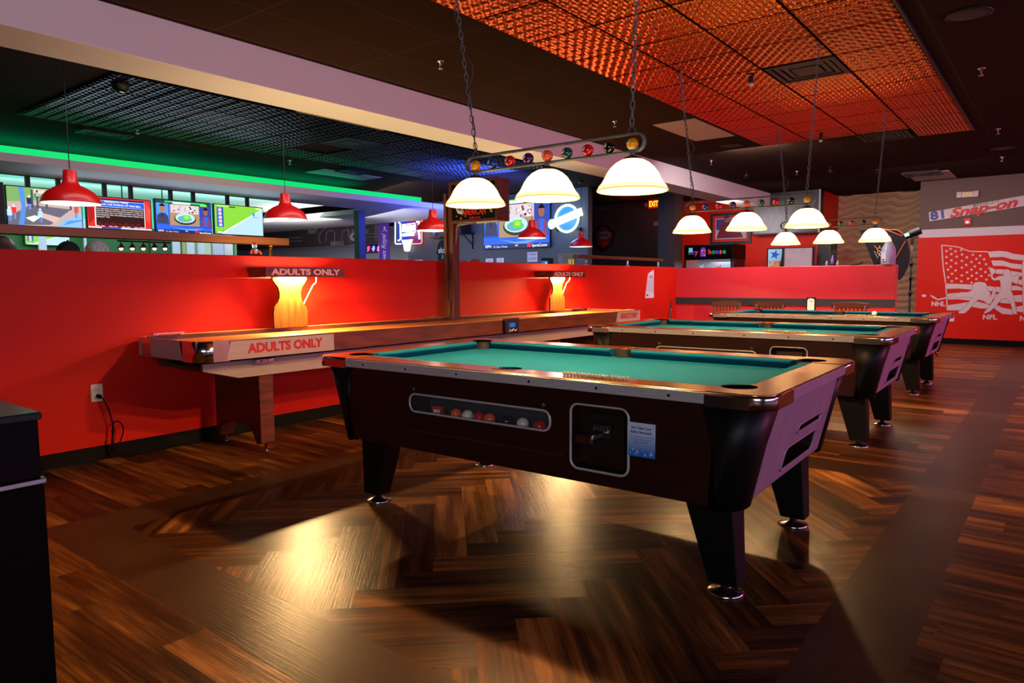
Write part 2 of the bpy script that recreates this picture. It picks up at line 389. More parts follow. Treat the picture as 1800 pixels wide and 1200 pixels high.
# ---- ceiling and walls
b = MB(); b.box(Xmin, Xmax, Ymin, Ymax, ZC, ZC+.1, CEIL); struct(b.build('ceiling'))
b = MB(); b.box(Xmin-.1, 10.9, YW, YW+.13, 0, 1.40, red_wall); struct(b.build('wall_half_left', bevel=.004))
b = MB(); b.box(Xmin, 10.9, YW-.012, YW, 0, .097, black_rubber); struct(b.build('baseboard_left'))
b = MB(); b.box(10.9, 11.05, 1.83, YW+.13, 0, 1.385, red_satin); struct(b.build('wall_half_far', bevel=.006))
b = MB(); b.box(10.88, 10.9, 1.83, YW, .80, .905, dark_paint); struct(b.build('trim_1'))
b = MB(); b.box(10.888, 10.9, 1.83, YW-.012, 0, .097, black_rubber); struct(b.build('baseboard_far'))
b = MB(); b.box(Xmin, 15.3, 4.93, 5.39, 2.69, ZC, beam_paint); struct(b.build('trim_2', bevel=.004))
b = MB()
b.box(XM, XM+.15, Ymin, 2.19, 0, 1.948, red_wall).box(XM, XM+.15, Ymin, 2.19, 1.948, 2.096, white_paint).box(XM, XM+.15, Ymin, 2.19, 2.096, ZC, taupe_paint)
struct(b.build('wall_far'))
b = MB(); b.box(XM+.15, 16.6, 2.04, 2.19, 0, ZC, taupe_paint); struct(b.build('wall_return'))
b = MB(); b.box(XM-.012, XM, Ymin, 2.19, 0, .097, black_rubber); struct(b.build('baseboard_mural'))
b = MB(); vs = []; NY, NZ = 90, 330
for iz in range(NZ+1):
    for iy in range(NY+1):
        y = 2.19+1.78*iy/NY; z = ZC*iz/NZ
        ph = z/.145+.30*math.sin(y*5.1+1.1*math.sin(z*2.3))+.20*math.sin(y*10.7+z*4.1)+.10*math.sin(y*23+z*7)
        fr_c = ph-math.floor(ph); vs.append((16.60-.085*(1-abs(2*fr_c-1)**3.5)*(.55+.45*fr_c), y, z))
b.add(vs, [(iz*(NY+1)+iy, iz*(NY+1)+iy+1, (iz+1)*(NY+1)+iy+1, (iz+1)*(NY+1)+iy) for iz in range(NZ) for iy in range(NY)], STONE, True)
b.box(16.60, 16.75, 2.19, 3.97, 0, ZC, STONE); struct(b.build('wall_carved'))
b = MB(); b.box(15.3, 16.6, 3.95, 4.1, 0, ZC, red_wall).box(15.3, 15.45, 4.1, 8.2, 0, ZC, red_wall); struct(b.build('wall_red'))
b = MB(); b.box(14.7, 14.85, 7.05, 10.5, 0, ZC, dark_paint); struct(b.build('wall_exit'))
b = MB(); b.box(11.7, 11.85, 7.3, 12.3, 0, ZC, grey_paint); b.box(11.85, 14.7, 7.3, 7.31, 2.6, 2.61, dark_paint); struct(b.build('wall_bar'))
b = MB(); b.box(12.9, 13.25, 6.2, 6.42, 0, ZC, mat('pillar_grey', '#3a3e40', .6)).box(12.9, 13.25, 6.05, 6.2, 0, ZC, mat('pillar_brown', '#4a3022', .5)); struct(b.build('trim_3'))
b = MB(); b.box(Xmin-.1, Xmin, Ymin, Ymax, 0, ZC, dark_paint); struct(b.build('wall_back'))
b = MB(); b.box(Xmin, Xmax, Ymin-.1, Ymin, 0, ZC, dark_paint); struct(b.build('wall_right'))
b = MB(); b.box(16.9, 17.0, 4.1, Ymax, 0, ZC, dark_paint); struct(b.build('wall_rear'))
# bar soffit ring with teal recess
b = MB(); b.box(Xmin, 10.8, 9.0, 10.12, 2.5, 2.59, white_paint).box(8.95, 10.8, 10.12, 18, 2.5, 2.59, white_paint)
struct(b.build('trim_4', bevel=.003))
b = MB(); b.box(Xmin, 8.9, 9.0, 9.03, 2.592, 2.662, E('green_led', '#00e878', 1.0)); struct(b.build('trim_5'))
b = MB(); b.box(Xmin, 8.95, 10.12, 18.2, 2.72, 2.76, mat('recess_white', '#d8dcd8', .7)); struct(b.build('trim_6'))
b = MB(); b.box(Xmin, 8.0, 13.5, 13.6, 0, 2.72, green_wall); b.box(Xmin, 8.0, 13.45, 13.5, 2.15, 2.72, teal_wall); struct(b.build('wall_back_bar'))
b = MB(); b.box(10.8, 10.95, 12.45, 18.2, 2.08, 2.5, mat('chalkboard', '#2a1c20', .7)).box(10.8, 10.95, 12.45, 18.2, 0, 1.2, white_paint); struct(b.build('wall_kitchen'))
b = MB(); b.box(12.4, 12.5, 12.3, 19.8, 0, 2.6, white_paint); struct(b.build('wall_kitchen_rear'))
b = MB(); b.box(8.55, 8.70, 10.28, 10.42, 0, 2.5, mat('navy_post', '#0a1c5c', .45)); b.box(8.549, 8.55, 10.28, 10.42, 0, 2.5, mat('slate_post', '#26323c', .5)); struct(b.build('trim_7'))
# stripes of the back bar: pale window bays
b = MB()
for xa, xb, c_ in ((6.9, 7.05, '#c9c4d8'), (7.12, 7.25, '#cfcbe0')): b.box(xa, xb, 13.40, 13.5, 1.2, 2.12, mat('pilaster'+c_, c_, .6))
struct(b.build('trim_8'))

# ---- wave panels let into the ceiling (grid of square tiles, one mesh each)
def cloud(name, x0, y0, nx, ny, px, py, m, skip, label):
    g = .010; NU, NV = 40, 56; V = []; Fc = []; z0 = ZC-.020; A = .0085
    H = [[A*math.sin(2*PI*5*a/NU)*math.sin(2*PI*7*c/NV)+.35*A*math.sin(2*PI*7*c/NV+.9*math.sin(2*PI*5*a/NU)) for c in range(NV+1)] for a in range(NU+1)]
    for i in range(nx):
        for j in range(ny):
            if (i, j) in skip: continue
            k = len(V); ax, ay = x0+i*px+g, y0+j*py+g; dx, dy = (px-2*g)/NU, (py-2*g)/NV
            for a in range(NU+1):
                for c in range(NV+1): V.append((ax+a*dx, ay+c*dy, z0-H[a][c]))
            for a in range(NU):
                for c in range(NV):
                    q = k+a*(NV+1)+c; Fc.append((q, q+1, q+NV+2, q+NV+1))
            # tray sides up to the ceiling grid
            e_ = len(V); X1, Y1 = ax+NU*dx, ay+NV*dy
            for zz in (z0, ZC-.001):
                for q in ((ax, ay), (X1, ay), (X1, Y1), (ax, Y1)): V.append((q[0], q[1], zz))
            for a in range(4): Fc.append((e_+a, e_+(a+1) % 4, e_+4+(a+1) % 4, e_+4+a))
    me = bpy.data.meshes.new(name); me.from_pydata(V, [], Fc); me.materials.append(m)
    me.polygons.foreach_set('use_smooth', [True]*len(me.polygons)); me.update()
    o = bpy.data.objects.new(name, me); COL.objects.link(o); tag(o, label, 'ceiling panel'); return o
cloud('ceiling_panel', 2.02, .955, 14, 4, .585, .576, copper_panel, {(7, 1), (13, 1), (13, 2), (13, 3)}, 'copper orange wave-embossed panel field in the black ceiling over the pool tables')
cloud('ceiling_panel', 2.74, 6.44, 11, 4, .585, .585, silver_panel, {(5, 1), (5, 2)}, 'dark gunmetal wave-embossed panel field in the ceiling above the bar seating')
b = MB(); b.box(2.02, 10.2, .935, .955, ZC-.03, ZC-.004, black_metal); struct(b.build('trim_9'))
def vent(x, y, sx=.56, sy=.55, z=ZC, name='ceiling_vent', label=''):
    t = thing(name, label, 'air vent', (x, y, z-.02), 0, 'square ceiling vents')
    b = MB(); h = .5
    for (q0, q1, dz) in ((.5, .43, 0), (.40, .33, .004), (.30, .23, .008)):
        for s_ in (-1, 1):
            b.box(-q0*sx, q0*sx, min(s_*q0, s_*q1)*sy, max(s_*q0, s_*q1)*sy, -.01+dz, .0+dz, black_metal)
            b.box(min(s_*q0, s_*q1)*sx, max(s_*q0, s_*q1)*sx, -q1*sy, q1*sy, -.01+dz, .0+dz, black_metal)
    b.build('frame', t)
    MB().box(-.5*sx, .5*sx, -.5*sy, .5*sy, .012, .02, mat('vent_dark', '#080706', .6)).box(-.2*sx, .2*sx, -.2*sy, .2*sy, -.006, .006, black_metal).build('louvre_plate', t)
    return t
vent(6.41, 1.81, label='black square air vent among the copper panels, nearest to the camera', z=ZC)
vent(9.92, 1.85, label='black square air vent at the far edge of the copper panels')
vent(13.9, 2.0, label='black ceiling vent beside the pale panel near the carved wave wall', z=ZC)
vent(5.96, 7.3, label='black square air vent in the middle of the gunmetal panels', z=ZC)
vent(3.75, 9.0+.1, .56, .3, label='black slot vent in front of the green lit soffit')
vent(4.25, 6.15, .7, .3, label='black slot vent beside the white beam above the bar')
vent(7.55, 9.2, .5, .3, label='black slot vent beside the green lit ceiling panel')
def flatpanel(x0, x1, y0, y1, label, c='#8a7468', z=ZC):
    b = MB(); b.box(x0, x1, y0, y1, z-.012, z-.002, mat('ceiling_light_diffuser', '#a8988c', .5)); t = b.build('ceiling_light', bevel=.003); tag(t, label, 'ceiling light', 'unlit white ceiling light panels')
flatpanel(7.55, 8.75, 3.32, 3.84, 'unlit pale rectangular ceiling light between the copper panels and the beam')
flatpanel(13.8, 14.9, 1.6, 2.25, 'unlit pale ceiling light nearest the carved wave wall')
flatpanel(4.55, 5.75, 5.95, 6.45, 'unlit pale ceiling light behind the beam over the bar seating')
flatpanel(7.1, 8.3, 9.35, 9.85, 'ceiling light panel catching green light above the bar soffit')
def speaker_disc(x, y, label, r=.125):
    t = thing('ceiling_speaker', label, 'speaker', (x, y, ZC), 0, 'round ceiling speakers')
    MB().lathe([(0, -.012), (r*.7, -.014), (r, -.008), (r+.012, 0), (0, 0)], (0, 0, 0), mat('speaker_grille', '#2b2420', .6, bump=.5, bscale=500), 40).build('grille', t)
    MB().lathe([(r+.012, -.001), (r+.018, -.010), (r+.006, -.014), (r+.004, -.006)], (0, 0, 0), black_metal, 40).build('rim', t)
for x, y, l in ((5.82, .60, 'round black ceiling speaker at the upper right, right of the copper panels'), (12.0, .77, 'round ceiling speaker nearest the mural wall'), (9.37, 3.6, 'round ceiling speaker between the copper panels and the beam'), (6.9, 6.0, 'round ceiling speaker behind the beam'), (8.9, 8.75, 'small round ceiling speaker by the end of the green strip')): speaker_disc(x, y, l)
spk = None
SPR = [(7.37, .65, 'sprinkler right of the copper panels, nearest the camera'), (10.43, .72, 'sprinkler on the black ceiling left of the mural wall speaker'), (12.88, .82, 'sprinkler beyond the small speaker near the mural wall'), (4.31, 4.11, 'sprinkler on the dark ceiling beside the beam, above the first table light'), (7.13, 4.1, 'sprinkler above the nearest lamp, close to the beam'), (10.36, 4.29, 'sprinkler near the far end of the beam'), (12.3, 3.6, 'sprinkler on the black ceiling above the stainless panel'), (3.9, 8.6, 'sprinkler in green light before the soffit, left'), (6.3, 9.1, 'sprinkler in green light near the green ceiling panel')]
for i, (x, y, l) in enumerate(SPR):
    if spk is None:
        t = spk = thing('sprinkler', 'small chrome '+l, 'sprinkler', (x, y, ZC), 0, 'ceiling fire sprinklers')
        MB().lathe([(0, 0), (.035, 0), (.03, -.008), (.012, -.012), (.01, -.03), (0, -.03)], (0, 0, 0), chrome, 16).build('escutcheon', t)
        MB().tube([(-.014, 0, -.028), (-.016, 0, -.045), (0, 0, -.06), (.016, 0, -.045), (.014, 0, -.028)], .003, chrome, 6).lathe([(0, -.058), (.022, -.06), (.022, -.063), (0, -.063)], (0, 0, 0), chrome, 12).build('deflector', t)
    else:
        t = copy_tree(spk); t.location = (x, y, ZC); t['label'] = 'small chrome '+l
# dome camera, ceiling spots
t = thing('security_camera', 'black dome security camera on the bar ceiling near the first red pendant', 'camera', (2.93, 6.75, ZC))
MB().lathe([(0, 0), (.07, 0), (.075, -.03), (.065, -.07), (.04, -.09), (0, -.095)], (0, 0, 0), black_metal, 28).build('housing', t)
MB().lathe([(.036, -.083), (.03, -.1), (.015, -.108), (0, -.11)], (0, 0, 0), chrome, 24).build('lens', t)
for x, y, l in ((6.25, 2.24, 'black and white mini camera under the copper panels, near the front vent'), (9.3, 2.45, 'black and white mini camera under the copper panels, farther back')):
    t = thing('mini_camera', l, 'camera', (x, y, ZC-.03), 0)
    MB().cyl((0, 0, 0), (0, 0, -.035), .022, black_metal).build('mount', t)
    MB().cyl((0, 0, -.035), (0, 0, -.06), .022, mat('blue_black', '#1c2430', .4)).cyl((0, 0, -.06), (0, 0, -.08), .02, white_pl).build('body', t)
for x, y, l in ((11.6, 4.2, 'small lit white spotlight by the far end of the beam'), (12.0, 3.0, 'small dark spotlight on the black ceiling above the stainless panel'), (12.4, 2.4, 'small blue glowing spotlight on the ceiling before the carved wall')):
    t = thing('spotlight', l, 'spotlight', (x, y, ZC))
    MB().cyl((0, 0, 0), (0, 0, -.05), .012, black_metal).build('stem', t)
    MB().lathe([(.02, -.045), (.035, -.06), (.038, -.13), (.03, -.13)], (0, 0, 0), black_metal, 20).build('can', t)
    MB().lathe([(0, -.124), (.03, -.125), (0, -.126)], (0, 0, 0), E('spot_lens'+str(x), '#ffffff' if x < 11.8 else '#2a30c0', 5 if x < 11.8 else 1), 16).build('lens', t)

# ================================================================ POOL TABLES
HW, HL = .675, 1.18
def side_loop(z, hx, hy, sx, sy, r, n=8):
    """open loop round the corner (+x,+y): from (hx, sy) round to (sx, hy)"""
    return [(hx, sy, z)]+[(x, y, z) for x, y in arc(hx-r, hy-r, r, 0, 90, n)]+[(sx, hy, z)]
def make_table():
    t = thing('pool_table', '', 'pool table')
    # cabinet body: rounded box lofted and tapering at both ends
    def ring(z, hx, hy, r): return [(x, y, z) for x, y in rrect(-hx, hx, -hy, hy, r)]
    b = MB(); b.loft([ring(.378, .632, 1.055, .1), ring(.755, .655, 1.145, .08)], laminate)
    cab = b.build('cabinet', t)
    cut = []
    c = MB().prism(rrect(-.285, .525, .570, .655, .035), -.9, -.50, 'x', laminate).build('c1'); cut.append(c)
    c = MB().box(-.628, -.50, -.29, .53, .535, .665, laminate).build('c1'); cut.append(c)
    c = MB().prism(rrect(-.645, -.385, .437, .700, .035), -.9, -.57, 'x', laminate).build('c2'); cut.append(c)
    c = MB().prism(rrect(-.17, .315, .420, .520, .03), -1.4, -.90, 'y', laminate).build('c3'); cut.append(c)
    c = MB().prism(rrect(-.055, .315, .560, .598, .018), -1.4, -1.07, 'y', laminate).build('c4'); cut.append(c)
    boolean_cut(cab, cut)
    for p in cab.data.polygons: p.use_smooth = False
    # end panels laid on the tapered ends
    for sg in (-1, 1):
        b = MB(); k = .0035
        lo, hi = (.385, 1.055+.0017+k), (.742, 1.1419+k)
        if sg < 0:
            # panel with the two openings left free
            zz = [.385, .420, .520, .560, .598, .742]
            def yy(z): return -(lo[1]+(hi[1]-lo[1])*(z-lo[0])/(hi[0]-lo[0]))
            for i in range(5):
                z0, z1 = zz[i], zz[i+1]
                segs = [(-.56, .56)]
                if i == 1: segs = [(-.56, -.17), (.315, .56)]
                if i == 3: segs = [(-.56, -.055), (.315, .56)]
                for a, c_ in segs: b.add([(a, yy(z0), z0), (c_, yy(z0), z0), (c_, yy(z1), z1), (a, yy(z1), z1)], [(0, 1, 2, 3)], lilac_lit_laminate)
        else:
            b.add([(-.56, lo[1], lo[0]), (.56, lo[1], lo[0]), (.56, hi[1], hi[0]), (-.56, hi[1], hi[0])], [(0, 1, 2, 3)], lilac_lit_laminate)
        p = b.build('end_panel', t); p['label'] = 'brown laminate end panel with lilac light painted into its colour'
    # rims of ball return and cue-ball slot on the -Y end
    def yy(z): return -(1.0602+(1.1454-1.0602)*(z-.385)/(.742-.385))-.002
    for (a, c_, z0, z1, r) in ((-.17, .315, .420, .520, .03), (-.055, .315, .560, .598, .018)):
        MB().tube([(x, yy(z), z) for x, z in rrect(a, c_, z0, z1, r)], .006, lilac_lit_laminate, 8, True).build('ball_return_rim', t)
    # corner guards
    for sx in (-1, 1):
        for sy in (-1, 1):
            lo = side_loop(.366, .640, 1.066, .50, .985, .11); mid = side_loop(.60, .652, 1.115, .485, .975, .10); hi = side_loop(.752, .664, 1.155, .47, .945, .09)
            def inn(l, d=.03): return [(x-d*(1 if x > .5 else .3), y-d, z) for x, y, z in l]
            loops = []
            for l in (lo, mid, hi):
                f = [(x*sx, y*sy, z) for x, y, z in l]; g = [((x-.02)*sx, (y-.02)*sy, z) for x, y, z in reversed(l)]
                loops.append(f+g)
            g_ = MB().loft(loops, table_black, smooth=False).build('corner_guard', t)
            for p in g_.data.polygons: p.use_smooth = abs(p.normal.z) < .5 and p.area < .02
    # bed
    hb, lb, r = .528, 1.03, .062
    def notch(cx, cy, r_, a0, a1): return arc(cx, cy, r_, a0, a1, 8)
    pts = []
    pts += [(.528, -.055)] if 0 else []
    out = [(hb, .9)]+[(hb-.02, .95)]+notch(.500, 1.003, r, -80, -190)[0:]+[(.42, lb)]
    q = out
    full = list(q)+[(-x, y) for x, y in reversed(q)]+[(-hb, .058)]+arc(-hb-.02, 0, .058, 80, -80, 6)+[(-hb, -.058)]
    full += [(-x, -y) for x, y in q]+[(x, -y) for x, y in reversed(q)]+[(hb, -.058)]+arc(hb+.02, 0, .058, 260, 100, 6)+[(hb, .058)]
    MB().prism(full, .735, .757, 'z', felt).build('playfield', t)
    # cushions
    def cushion(a, c_, side, name='cushion'):
        # side: 'x+','x-','y+','y-' ; runs from a to c_ along the other axis
        ax = side[0]; sg = 1 if side[1] == '+' else -1
        N, B = (.4825, .530) if ax == 'x' else (.985, 1.037)
        prof = [(B, .757), (B, .8005), (N+.012, .8000), (N, .7935), (N+.002, .786), (B-.02, .757)]
        def off(u): return (B-u)/(B-N)     # 0 at back, 1 at nose
        la = [(a[0]+(a[1]-a[0])*off(u)) for u, z in prof]; lc = [(c_[0]+(c_[1]-c_[0])*off(u)) for u, z in prof]
        L0 = []; L1 = []
        for (u, z), p, q_ in zip(prof, la, lc):
            L0.append((sg*u, p, z) if ax == 'x' else (p, sg*u, z)); L1.append((sg*u, q_, z) if ax == 'x' else (q_, sg*u, z))
        MB().loft([L0, L1], felt).build(name, t)
    for s_ in ('x+', 'x-'):
        cushion((.058, .068), (.965, .925), s_); cushion((-.058, -.068), (-.965, -.925), s_)
    for s_ in ('y+', 'y-'): cushion((-.455, -.415), (.455, .415), s_)
    # rail caps
    for sx in (-1, 1):
        for sy in (-1, 1):
            P = [(.530, .07), (.545, .062), (.575, .03), (.582, 0), (.675, 0), (.675, .953), (.530, .953)]
            b = MB(); b.prism([(x*sx, y*sy) for x, y in P], .757, .8015, 'z', bronze); b.build('rail', t, bevel=.004)
            P = [(HW, .953)]+arc(HW-.075, HL-.075, .075, 0, 90, 8)+[(.425, HL), (.425, 1.037), (.455, 1.037)]+arc(.512, 1.018, .066, 165, -75, 10)+[(.530, .965), (.530, .953)]
            cst = MB().prism([(x*sx, y*sy) for x, y in P], .760, .8035, 'z', bronze).build('corner_casting', t, bevel=.005)
            L = [(HW+.001, .953)]+arc(HW-.075, HL-.075, .076, 0, 90, 10)+[(.425, HL+.001)]
            Lo = [((x+(.006 if x > .5 else 0))*sx, (y+(.006 if y > 1.0 else 0))*sy) for x, y in L]; Li = [((x-.01)*sx, (y-.01)*sy) for x, y in L]
            loop = Lo+Li[::-1]
            b = MB(); b.loft([[(x, y, .750) for x, y in loop], [(x, y, .790) for x, y in loop], [(x*.996, y*.998, .8) for x, y in loop]], chrome)
            c_ = b.build('corner_trim', cst); c_['label'] = 'bright chrome band'
            for p in c_.data.polygons: p.use_smooth = abs(p.normal.z) < .5 and p.area < .004
            # pocket cup
            b = MB(); b.shell([(.066, .800), (.066, .74), (.060, .68), (.04, .655), (0, .65)], (.512*sx, 1.018*sy, 0), leather, 24); b.shell([(.0665, .800), (.072, .802), (.0655, .797)], (.512*sx, 1.018*sy, 0), black_rubber, 24)
            b.build('pocket', t)
    for sx in (-1, 1):
        b = MB(); b.shell([(.052, .801), (.052, .74), (.05, .69), (.03, .66), (0, .655)], (.538*sx, 0, 0), leather, 24)
        b.prism([(x*sx, y) for x, y in [(.582, -.06)]+arc(.538, 0, .055, -60, 60, 8)+[(.582, .06), (.60, .06), (.60, -.06)]], .757, .8028, 'z', black_rubber)
        b.build('pocket', t)
    for sy in (-1, 1):
        b = MB(); P = [(-.425, 1.037), (.425, 1.037), (.425, HL), (-.425, HL)]
        b.prism([(x, y*sy) for x, y in P], .757, .8015, 'z', bronze); b.build('rail', t, bevel=.004)
    # aluminium aprons along the rails
    for sx in (-1, 1):
        MB().box(min(sx*.655, sx*.679), max(sx*.655, sx*.679), -.953, .953, .757, .797, brushed).build('rail_trim', t, bevel=.002)
        b = MB()
        for y in (-.82, -.52, -.2, .2, .52, .82): b.lathe([(0, 0), (.006, .0), (.006, .002), (0, .002)], (sx*.6795-(.002 if sx > 0 else 0)*0, y, .775), black_metal, 10, axis='x')
        b.build('screws', t)
    for sy in (-1, 1):
        MB().box(-.43, .43, min(sy*1.16, sy*1.184), max(sy*1.16, sy*1.184), .757, .797, brushed if sy > 0 else lilac_lit_laminate).build('rail_trim', t, bevel=.002)
    # legs
    for sx in (-1, 1):
        for sy in (-1, 1):
            top = [(.44, .80), (.56, .80), (.56, 1.03), (.44, 1.03)] if 0 else [(.40, .82), (.535, .82), (.535, 1.01), (.40, 1.01)]
            bot = [(.42, .915), (.51, .915), (.51, 1.03), (.42, 1.03)]
            lg = MB().loft([[(x*sx, y*sy, .042) for x, y in bot], [(x*sx, y*sy, .375) for x, y in top]], table_black).build('leg', t, bevel=.006)
            MB().lathe([(0, 0), (.066, 0), (.070, .004), (.062, .010), (.03, .016), (.018, .022), (.016, .045), (0, .045)], (.4614*sx, .9665*sy, 0), chrome, 32).build('levelling_foot', lg)
    # ball window, coin recess
    def rim_(y0, y1, z0, z1, r, x, name):
        o = MB().tube([(x, y, z) for y, z in rrect(y0, y1, z0, z1, r)], .0055, brushed, 8, True).build(name, t); return o
    rim_(-.285, .525, .570, .655, .035, -.648, 'window_rim')
    MB().prism(rrect(-.283, .523, .572, .653, .034), -.636, -.634, 'x', glass).build('ball_window', t)
    MB().box(-.625, -.505, -.285, .525, .536, .541, mat('ball_tray', '#3a3a3e', .6)).box(-.507, -.503, -.285, .525, .541, .66, mat('ball_tray_dark', '#17191a', .7, noise=.6, nscale=12, color2='#2c3032')).build('ball_tray', t)
    rim_(-.645, -.385, .437, .700, .035, -.648, 'coin_rim')
    b = MB(); b.box(-.60, -.575, -.60, -.42, .50, .66, mat('coin_panel', '#140a08', .4))
    cm = b.build('coin_plate', t)
    b = MB(); b.box(-.615, -.60, -.555, -.455, .545, .625, mat('coin_black', '#0c0d0f', .35)).box(-.622, -.612, -.545, -.465, .590, .620, chrome)
    for i in range(5): b.box(-.628, -.62, -.535+i*.014, -.530+i*.014, .595, .617, black_metal)
    b.build('coin_mechanism', cm)
    b = MB(); b.box(-.68, -.615, -.510, -.495, .572, .584, chrome).box(-.70, -.672, -.505, -.440, .555, .585, chrome).box(-.68, -.62, -.475, -.468, .572, .578, mat('red_strip', '#b02018', .4)); b.build('coin_slide', cm)
    # cabinet seam lines and bolts
    s1 = mat('seam', '#4a2a22', .5)
    MB().tube([(-.6505, .57, .703), (-.6505, -.32, .703)], .0016, s1, 4).tube([(-.640, .56, .520), (-.638, .55, .475), (-.638, -.33, .475), (-.6385, -.345, .483)], .0016, s1, 4).build('service_panel_seam', t)
    for y in (.498, -.251):
        MB().lathe([(0, 0), (.0105, .001), (.012, .004), (.012, .010), (0, .010)], (-.657, y, .678), mat('bolt_brass', '#5a5048', .35, .8), 16, axis='x').build('lock', t)
    # scoring beads
    b = MB()
    for i in range(18):
        b.sphere((-.600, -.325-i*.0165-(.008 if i > 12 else 0), .8095), .0085, cream, 10, (1, .85, 1))
    b.cyl((-.600, -.31, .8075), (-.600, -.65, .8075), .0018, brushed, 6)
    b.build('scoring_beads', t)
    return t
TABLE = make_table()
tb = [(2.984, 1.941, 1.29, 'near pool table with teal cloth and blue safety sticker on its side'), (5.864, 2.080, 1.1, 'middle pool table, teal cloth, between two other pool tables'), (8.702, 2.151, -.19, 'farthest pool table, white cue ball on its teal cloth')]
tables = []
for i, (x, y, r, l) in enumerate(tb):
    o = TABLE if i == 0 else copy_tree(TABLE)
    o.location = (x, y, 0); o.rotation_euler = (0, 0, math.radians(r)); o['label'] = l; o['group'] = 'coin operated pool tables in a row'; tables.append(o)
T1 = tables[0]
def on_table(tbl, v): return Matrix.Translation(tbl.location) @ Matrix.Rotation(tbl.rotation_euler.z, 4, 'Z') @ Vector(v)
# loose things inside the ball tray of the near table
BC = [('b_coral', 'orange'), ('b_white', 'cream white'), ('b_red', 'red'), ('b_coral', 'orange red'), ('b_black', 'black'), ('b_white', 'white, striped'), ('b_red', 'dark red')]
for (y, (mn, cn)) in zip((.285, .215, .145, .085, -.01, -.10, -.19), BC):
    p = on_table(T1, (-.600, y, .578+.0285-.02))
    b = MB(); b.sphere((0, 0, 0), .0285, _M[mn], 20); o = b.build('billiard_ball', org=(0, 0, 0)); o.location = on_table(T1, (-.585, y, .541+.0285))
    tag(o, '%s ball behind the dusty window of the near pool table, %s' % (cn, {0.285: 'leftmost', .215: 'second from the left', .145: 'third from the left', .085: 'fourth from the left', -.01: 'fifth from the left', -.10: 'sixth from the left', -.19: 'rightmost'}[y]), 'ball', 'balls in the return tray')
t = thing('chalk_box', 'small orange and green chalk box behind the ball window', 'box', on_table(T1, (-.585, .40, .5415)), math.radians(8))
MB().box(-.012, .012, -.026, .026, .010, .055, mat('orange_card', '#d03008', .5)).box(-.0125, .0125, -.0265, .0265, 0, .010, mat('green_card', '#0a7a48', .5)).build('carton', t)
MB().box(-.0132, -.0122, -.018, .016, .026, .040, paper_white).box(-.0136, -.0128, -.01, -.004, .030, .036, ink_blk).build('label_patch', t)
# safety sticker
t = thing('safety_sticker', 'blue and white safety sticker on the side of the near pool table', 'sticker', on_table(T1, (-.652, -.70, .59)), T1.rotation_euler.z)
gb = mat('sticker_blue', '#2a78c8', .5); nt = gb.node_tree; bs = nt.nodes['Principled BSDF']
tc = nt.nodes.new('ShaderNodeTexCoord'); sx_ = nt.nodes.new('ShaderNodeSeparateXYZ'); nt.links.new(tc.outputs['Object'], sx_.inputs[0])
ra = nt.nodes.new('ShaderNodeValToRGB'); mr = nt.nodes.new('ShaderNodeMapRange'); mr.inputs[1].default_value = -.065; mr.inputs[2].default_value = .065
nt.links.new(sx_.outputs[2], mr.inputs[0]); nt.links.new(mr.outputs[0], ra.inputs[0]); ra.color_ramp.elements[0].color = rgb('#1a68b8'); ra.color_ramp.elements[0].position = .1; ra.color_ramp.elements[1].color = rgb('#b8c4e4'); ra.color_ramp.elements[1].position = .72
nt.links.new(ra.outputs[0], bs.inputs['Base Color'])
b = MB(); b.box(-.001, .001, -.0575, .0575, -.065, .065, gb)
b.text('We Take Your', TX(-.0015, 0, .045), .0135, ink, .0004, .0002, width=.085).text('Safety Seriously.', TX(-.0015, 0, .029), .0135, ink, .0004, .0002, width=.092)
for k in range(3): b.text(('This machine is cleaned', 'regularly according to', 'CDC standards.')[k], TX(-.0015, 0, .012-k*.010), .0085, mat('ink_mid', '#2a5a9c', .6), 0, .0002, width=(.098, .085, .06)[k])
for k in range(16): b.sphere((-.001, random.uniform(-.052, .052), random.uniform(-.06, -.035)), random.uniform(.002, .005), mat('bubbles', '#8cc0ec', .5), 8, (.15, 1, 1))
b.build('printed_face', t)
# cue ball on the far table
p = at(1537, 551, 'z', .757+.0285)
o = MB().sphere((0, 0, 0), .0285, _M['b_white'], 24).build('cue_ball'); o.location = (8.40, 1.62, .757+.0285); tag(o, 'white cue ball lying on the farthest pool table', 'ball')
o.location = p

